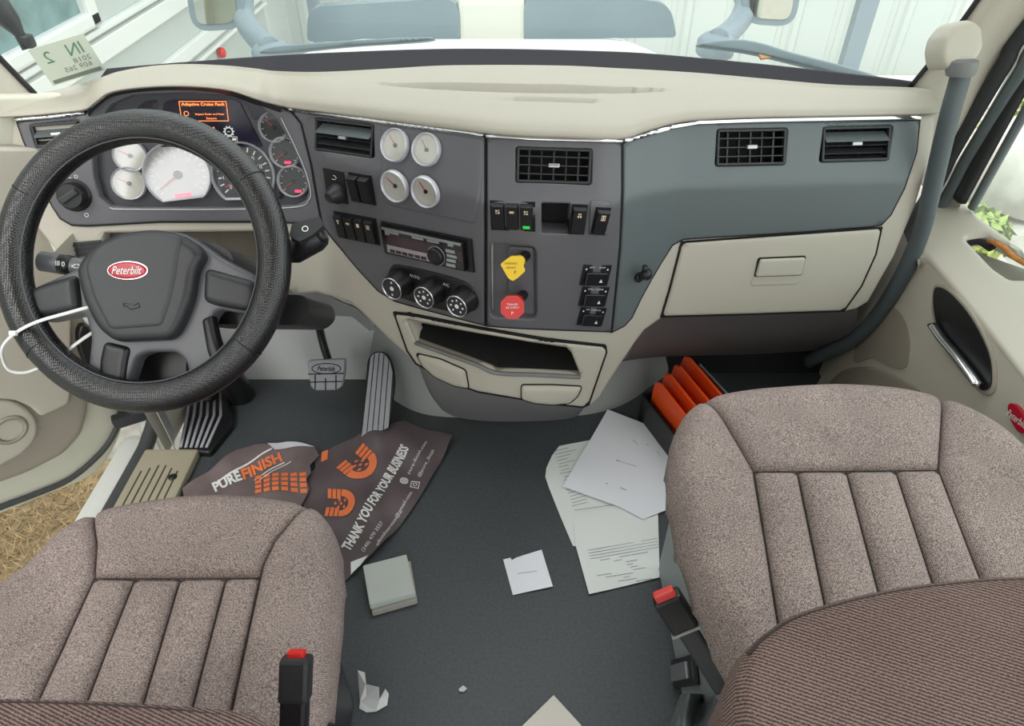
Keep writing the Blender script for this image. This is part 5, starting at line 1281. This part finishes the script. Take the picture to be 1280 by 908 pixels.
main = [(392, 572), (413, 565), (448, 552.5), (485, 538), (505, 530), (535, 541), (566, 550.5), (556, 572), (535, 608), (515, 640), (496, 666), (478, 686), (461, 702), (447, 716), (434, 728), (424, 725), (400, 715), (380, 690), (360, 660), (378, 636), (386, 612), (384, 600), (395, 588)]
sheet('bag_sheet', main, bag_z, BAGM, bag)
def fz(x, y): return bag_z(x, y)+.010+.006*math.sin(30*x)
front = [(230, 616), (264, 597), (299, 570), (320, 563), (337, 561), (395, 566), (400, 574), (389, 588), (391, 598), (385, 606), (388, 618), (379, 634), (372, 660), (300, 680), (240, 660)]
sheet('bag_front', front, fz, mat('bag_front_plastic', (120, 106, 106), .42, grain=60, gstr=.5, var=.18, vscale=14), bag)
fold = [(337, 561.5), (360, 561), (395, 566), (384, 567), (346, 570)]
sheet('bag_inside', fold, lambda x, y: fz(x, y)+.004, mat('bag_inside_white', (214, 212, 222), .6), bag)
sheet('bag_corner', [(440, 709), (461, 700), (452, 712), (440, 723)], lambda x, y: bag_z(x, y)+.003, PAPER2, bag)
ftext('bag_lettering', 'THANK YOU FOR YOUR BUSINESS', (438.5, 695), (512.5, 566.5), (427, 687.5), bag_z, WHITE, bag, bold=.04)
ftext('bag_lettering', '(240) 470 3557', (457, 696), (481.5, 660), (452, 692.5), bag_z, WHITE, bag)
ftext('bag_lettering', 'ofinishservice@gmail.com', (475, 690), (517.5, 621), (470, 687), bag_z, WHITE, bag)
ftext('bag_lettering', 'pure-finish.com', (513, 595), (536, 558.5), (508.5, 592.5), bag_z, WHITE, bag)
ftext('bag_lettering', '@pure_finish', (526, 600), (544.5, 569), (521.5, 597), bag_z, WHITE, bag)
# globe and camera marks
def fring(cu, cv, r0, r1, n=20):
    mb = MB()
    for i in range(n):
        a0, a1 = 2*math.pi*i/n, 2*math.pi*(i+1)/n
        fpoly(mb, [(cu+r0*math.cos(a0), cv+r0*.9*math.sin(a0)), (cu+r1*math.cos(a0), cv+r1*.9*math.sin(a0)), (cu+r1*math.cos(a1), cv+r1*.9*math.sin(a1)), (cu+r0*math.cos(a1), cv+r0*.9*math.sin(a1))], bag_z)
    return mb
m_ = fring(505.5, 604, 4.2, 5.2); 
for k in (-2, 0, 2): fpoly(m_, [(500.5, 603.6+k), (510.5, 603.6+k), (510.5, 604.4+k), (500.5, 604.4+k)], bag_z); fpoly(m_, [(505+k, 599.5), (506+k, 599.5), (506+k, 608.5), (505+k, 608.5)], bag_z)
m_.build('globe_mark', WHITE, bag)
m_ = fring(519, 608.5, 1.8, 2.8, 14); sq = [(514.5, 603.5), (525.5, 605.5), (523.5, 614.5), (512.8, 612.5)]; sq2 = inset(sq, 1.1)
for i in range(4): j = (i+1) % 4; fpoly(m_, [sq[i], sq[j], sq2[j], sq2[i]], bag_z)
m_.build('camera_mark', WHITE, bag)
# boot prints: local design (x across, y towards the toe) placed by an affine map of the floor picture
def bootprint(c, ax, ay, zf, heel=True):
    mb = MB(); f = lambda x, y: (c[0]+ax[0]*x+ay[0]*y, c[1]+ax[1]*x+ay[1]*y)
    if heel:
        n = 12
        for i in range(n):
            a0 = math.pi*(i/n)+math.pi; a1 = math.pi*((i+1)/n)+math.pi
            fpoly(mb, [f(.55*math.cos(a), -.05+.55*math.sin(a)) for a in (a0, a1)]+[f(1.0*math.cos(a), -.05+1.0*math.sin(a)) for a in (a1, a0)], zf)
        for k in range(3):
            y = .02+k*.30
            for sx in (-1, 1): fpoly(mb, [f(sx*1.0, y), f(sx*.34, y-.06), f(sx*.34, y+.18), f(sx*1.0, y+.24)], zf)
        for (x, y) in ((-.25, -.35), (.25, -.35), (0, -.12), (-.28, .02), (.28, .02), (0, .25)):
            fpoly(mb, [f(x-.16, y), f(x, y-.09), f(x+.16, y), f(x, y+.09)], zf)
    else:
        for r in range(4):
            for k in range(6):
                x = -1+k*.36+.06*r; y = -.6+r*.42
                fpoly(mb, [f(x, y), f(x+.27, y+.05), f(x+.3, y+.36), f(x+.03, y+.3)], zf)
    return mb
bootprint((450, 586), (17, -14), (-13.5, -11.5), bag_z).build('boot_print', ORANGEP, bag)
bootprint((425, 633), (2, -18), (-19, -1), bag_z).build('boot_print', ORANGEP, bag)
m_ = MB(); fpoly(m_, [(403, 568), (411, 566), (410, 577), (402, 580)], bag_z); m_.build('boot_print', ORANGEP, bag)
bootprint((350, 615), (31, -1), (-5, -15), fz, heel=False).build('boot_print', ORANGEP, bag)
ftext('bag_lettering', 'PURE', (272, 622), (306, 606), (267, 611), fz, WHITE, bag, bold=.04)
ftext('bag_lettering', 'FINISH', (307, 606), (356, 584), (303, 594), fz, ORANGEP, bag, bold=.04)
m_ = MB()
for a, b_, w_ in (((272, 611), (342, 569), 2.2), ((276, 608.5), (343, 567.5), 1.0), ((320, 606), (358, 585), 1.6), ((323, 609), (366, 584), 1.2)):
    for k in range(12):
        f0, f1 = k/12, (k+1)/12; L0 = lambda f: (a[0]+(b_[0]-a[0])*f, a[1]+(b_[1]-a[1])*f)
        (x0, y0), (x1, y1) = L0(f0), L0(f1); fpoly(m_, [(x0, y0-w_/2), (x1, y1-w_/2), (x1, y1+w_/2), (x0, y0+w_/2)], fz)
m_.build('bag_stripes', WHITE, bag)

# papers
def paper(name, outl, z, lab, m_=PAPER, curl=None):
    e = thing(name, lab, 'paper', tuple(atZ(*outl[0], 0)))
    zf = (lambda x, y: z+.0015*math.sin(20*x+14*y)) if curl is None else curl
    sheet('page', outl, zf, m_, e, .0006, 7); return e, zf
def plines(e, zf, quads, m_=INK):
    mb = MB()
    for (a, b_, w_) in quads:
        fpoly(mb, [(a[0], a[1]-w_/2), (b_[0], b_[1]-w_/2), (b_[0], b_[1]+w_/2), (a[0], a[1]+w_/2)], lambda x, y: zf(x, y)-.0012)
    mb.build('print', m_, e)['kind'] = 'stuff'
rr = random.Random(11)
e, zf = paper('printed_sheet', [(699, 559), (737, 551), (790, 600), (800, 660), (722, 684), (716, 683), (700, 645), (686, 610), (681.5, 597), (683, 586), (690, 571)], .003, 'greyish printed sheet under the blank page, its left edge curling', PAPER2)
L_ = []
for k in range(18):
    u = 690+k*1.4; v = 566+k*4.0; l = rr.uniform(12, 30); L_.append(((u+rr.uniform(0, 4), v), (u+l, v-l*.22), .55))
plines(e, zf, L_)
e, zf = paper('printed_form', [(716, 650), (815, 622), (822, 640), (824, 724), (736, 745), (720, 686)], .0065, 'white printed form with ruled lines, nearest the red belt buckle', PAPER2)
L_ = []
for k in range(14):
    v = 690+k*3.6; u = 735+k*.8; 
    if k in (0, 1, 2, 3): L_.append(((u, v), (u+86, v-14), .5))
    else:
        for q in range(rr.randint(1, 3)): a = u+rr.uniform(0, 50); l = rr.uniform(8, 24); L_.append(((a, v-(a-u)*.16), (a+l, v-(a+l-u)*.16), .6))
L_.append(((718, 640), (780, 632), .5))
plines(e, zf, L_)
e, zf = paper('blank_page', [(759, 516), (800, 532), (850, 552), (850, 600), (835, 640), (803, 653), (772, 637), (703, 612)], .012, 'blank white page on top of the pile beside the passenger seat', PAPER)
plines(e, zf, [((770, 579), (773, 580), 1.2), ((773, 580), (795, 587), .4), ((757, 609), (759, 609), 1.0), ((775, 614), (782, 617), .9), ((776, 550), (778, 558), .4), ((790, 554), (797, 560), .5), ((820, 568), (824, 574), .5), ((808, 560), (810, 561), 1)])
e, zf = paper('small_card', [(629, 701), (638, 699), (640, 702), (645, 699), (677, 689), (684, 712), (691, 735), (641, 745)], .004, 'small white card with a torn top edge alone on the floor', PAPER)
plines(e, zf, [((647, 719), (671, 716), .5)])
e, zf = paper('white_sheet', [(692, 870), (735, 917), (690, 950), (640, 922)], .004, 'corner of a white sheet at the bottom of the picture', mat('cream_sheet', (212, 208, 198), .8))
# white box
def boxthing(name, top, z0, z1, m_, lab):
    q = [atZ(u, v, z1) for u, v in top]; mb = MB(); mb.add([V((p.x, p.y, z0)) for p in q]+q, [(3, 2, 1, 0), (4, 5, 6, 7)]+[(i, (i+1) % 4, 4+(i+1) % 4, 4+i) for i in range(4)])
    o = mb.build(name, m_); bm = bmesh.new(); bm.from_mesh(o.data); bmesh.ops.bevel(bm, geom=bm.edges[:], offset=.0015, segments=2, affect='EDGES'); bm.to_mesh(o.data); bm.free(); return o
BOXM = mat('pale_cardboard', (196, 202, 196), .7, grain=100, gstr=.1, var=.05)
bx = thing('small_box', 'small flat white cardboard box on the floor by the dark bag', 'box', tuple(atZ(487, 730, 0)))
o = boxthing('box_lid', [(453.5, 707), (508, 693), (519, 741), (462, 757)], .018, .036, BOXM, ''); o.parent = bx; o.matrix_parent_inverse = M.Translation(bx.location).inverted()
o = boxthing('box_base', [(457, 713), (513, 701), (521.5, 750), (465, 766)], .001, .018, mat('dim_cardboard', (170, 166, 158), .8), ''); o.parent = bx; o.matrix_parent_inverse = M.Translation(bx.location).inverted()
# crumpled scrap
scr = MB()
def sz(u, v, z): return atZ(u, v, z)
scr.add([sz(447, 838, .05), sz(456, 841, .045), sz(457, 856, .05), sz(473, 860, .065), sz(474, 876, .03), sz(458, 870, .025), sz(450, 878, .012), sz(449, 886, .003), sz(458, 891, .002), sz(470, 890, .002), sz(484, 882, .004), sz(486, 868, .02), sz(482, 862, .045), sz(475, 874, .02)],
        [(0, 1, 2), (2, 3, 5), (3, 4, 5), (2, 5, 6), (5, 4, 6), (6, 4, 9), (6, 9, 8, 7), (4, 13, 9), (13, 10, 9), (13, 11, 10), (13, 12, 11), (0, 2, 6)])
o = scr.build('crumpled_tissue', mat('tissue', (206, 206, 204), .9, grain=80)); md = o.modifiers.new('thickness', 'SOLIDIFY'); md.thickness = .0015
tag(o, 'crumpled white tissue scrap on the floor beside the driver seat', 'tissue')
db_ = MB(); q = [(573, 862), (579, 857), (584, 861), (580, 865), (575, 865)]; db_.add([atZ(u, v, .006) for u, v in q]+[atZ(u, v, .0005) for u, v in q], [(0, 1, 2, 3, 4)]+[(i, (i+1) % 5, 5+(i+1) % 5, 5+i) for i in range(5)])
tag(db_.build('paper_fleck', MATS['tissue']), 'tiny white paper fleck alone on the floor near the bottom edge', 'paper scrap')

# warning triangle kit
kit = thing('triangle_case', 'open black case holding folded warning triangles beside the passenger seat', 'case', tuple(atZ(840, 500, 0)))
c0, c1 = atZ(812, 490, .0), atZ(846, 545, .0)
d_ = V((.36, -.93, 0)).normalized(); s_ = V((d_.y, -d_.x, 0))*-1
org = V((.385, 1.40, 0))
Mc = M((d_, s_, V((0, 0, 1)))).transposed().to_4x4(); Mc.translation = org
for nm, cx, cy, wx, wy, h_ in (('case_side', .15, -.012, .34, .008, .10), ('case_side', .15, .152, .34, .008, .10), ('case_end', -.02, .07, .008, .17, .10), ('case_end', .32, .07, .008, .17, .10), ('case_bottom', .15, .07, .34, .17, .01)):
    t = MB(); t.box(Mc @ M.Translation((cx, cy, .0)), wx, wy, h_, bev=.002); t.build(nm, BLACK, kit)
labs = ['orange-red warning triangle bar nearest the white papers', 'second orange-red warning triangle bar in the black case', 'third orange-red warning triangle bar in the black case', 'orange-red warning triangle bar farthest from the papers']
for i in range(4):
    t = MB(); y = .005+i*.036; hgt = .165+.01*i
    tri = [(-.01-.01*i, .012), (.30, .012), (.30, .06), (.26, hgt-.01), (.02, hgt), (0, hgt-.01)]
    Mt = Mc @ M.Translation((.0-.012*i, y, .0)) @ M(((1, 0, 0, 0), (0, 0, 1, 0), (0, 1, 0, 0), (0, 0, 0, 1)))
    e = thing('warning_triangle', labs[i], 'triangle', tuple((Mc @ V((.1, y, .01)))), group='folded warning triangles')
    t.prism(tri, Mt, 0, .008); t.build('bar', REDREF, e)
    t2 = MB(); t2.prism([(.01, .03), (.28, .03), (.26, hgt-.03), (.02, hgt-.03)], Mt, .008, .009); t2.build('reflector', mat('deep_red_reflector', (196, 24, 24), .3) if 'deep_red_reflector' not in MATS else MATS['deep_red_reflector'], e)
t = MB(); t.box(Mc @ M.Translation((.06, .175, 0)) @ M.Rotation(.1, 4, 'X'), .16, .006, .16, bev=.002); tag(t.build('plastic_sheet', mat('cloudy_plastic', (150, 160, 160), .4)), 'cloudy grey plastic sleeve behind the warning triangles', 'sleeve')

t = MB(); t.box(frame(atZ(955, 71.5, .906), V((.2, -.5, 1))), .030, .016, .006, bev=.002); tag(t.build('orange_chip', mat('orange_chip', (214, 150, 100), .6)), 'small orange chip lying on the black deck below the windshield', 'chip')
# windshield sticker
stk = thing('inspection_sticker', 'pale green inspection sticker on the windshield, read from behind', 'sticker', tuple(WIND.at(84, 74)))
cs = [(36, 63), (105, 40.5), (131, 88), (65, 107)]
p = [WIND.at(u, v, .004) for u, v in cs]
Ms, sw_, sh_ = fit(cs, plane3(p[0], p[1], p[2]), .0)
t = MB(); t.box(Ms, sw_, sh_, .0006); t.build('card', mat('pale_green_card', (205, 213, 198), .7), stk)
SI = mat('green_ink', (96, 140, 110), .7); SK = mat('sticker_ink', (120, 128, 118), .7)
text('sticker_lettering', 'IN', Ms, sw_*.26, sh_*.30, sw_*.22, sh_*.22, .001, SI, stk, mirror=True)
text('sticker_lettering', '2', Ms, sw_*.14, sh_*.30, -sw_*.27, sh_*.20, .001, SI, stk, mirror=True)
text('sticker_lettering', '2018', Ms, sw_*.32, sh_*.13, sw_*.24, -sh_*.06, .001, SK, stk, mirror=True)
text('sticker_lettering', '609 265', Ms, sw_*.5, sh_*.13, sw_*.10, -sh_*.22, .001, SK, stk, mirror=True)
t = MB(); t.box(Ms @ M.Translation((0, -sh_*.42, .0008)), sw_*.9, sh_*.10, .0003); t.build('sticker_band', SK, stk)
# black mirror bracket outside, upper left
t = MB(); t.tube([atY(-20, -20, 2.0), atY(12, 26, 2.0), atY(24, 42, 2.0), atY(36, 60, 2.0)], [.03, .028, .014, .018], 8); t.box(M.Translation(atY(37, 60, 2.0)), .035, .03, .035, bev=.008)
tag(t.build('mirror_bracket', BLACK, smooth=True), 'black bracket outside the windshield corner above the sticker', 'bracket')
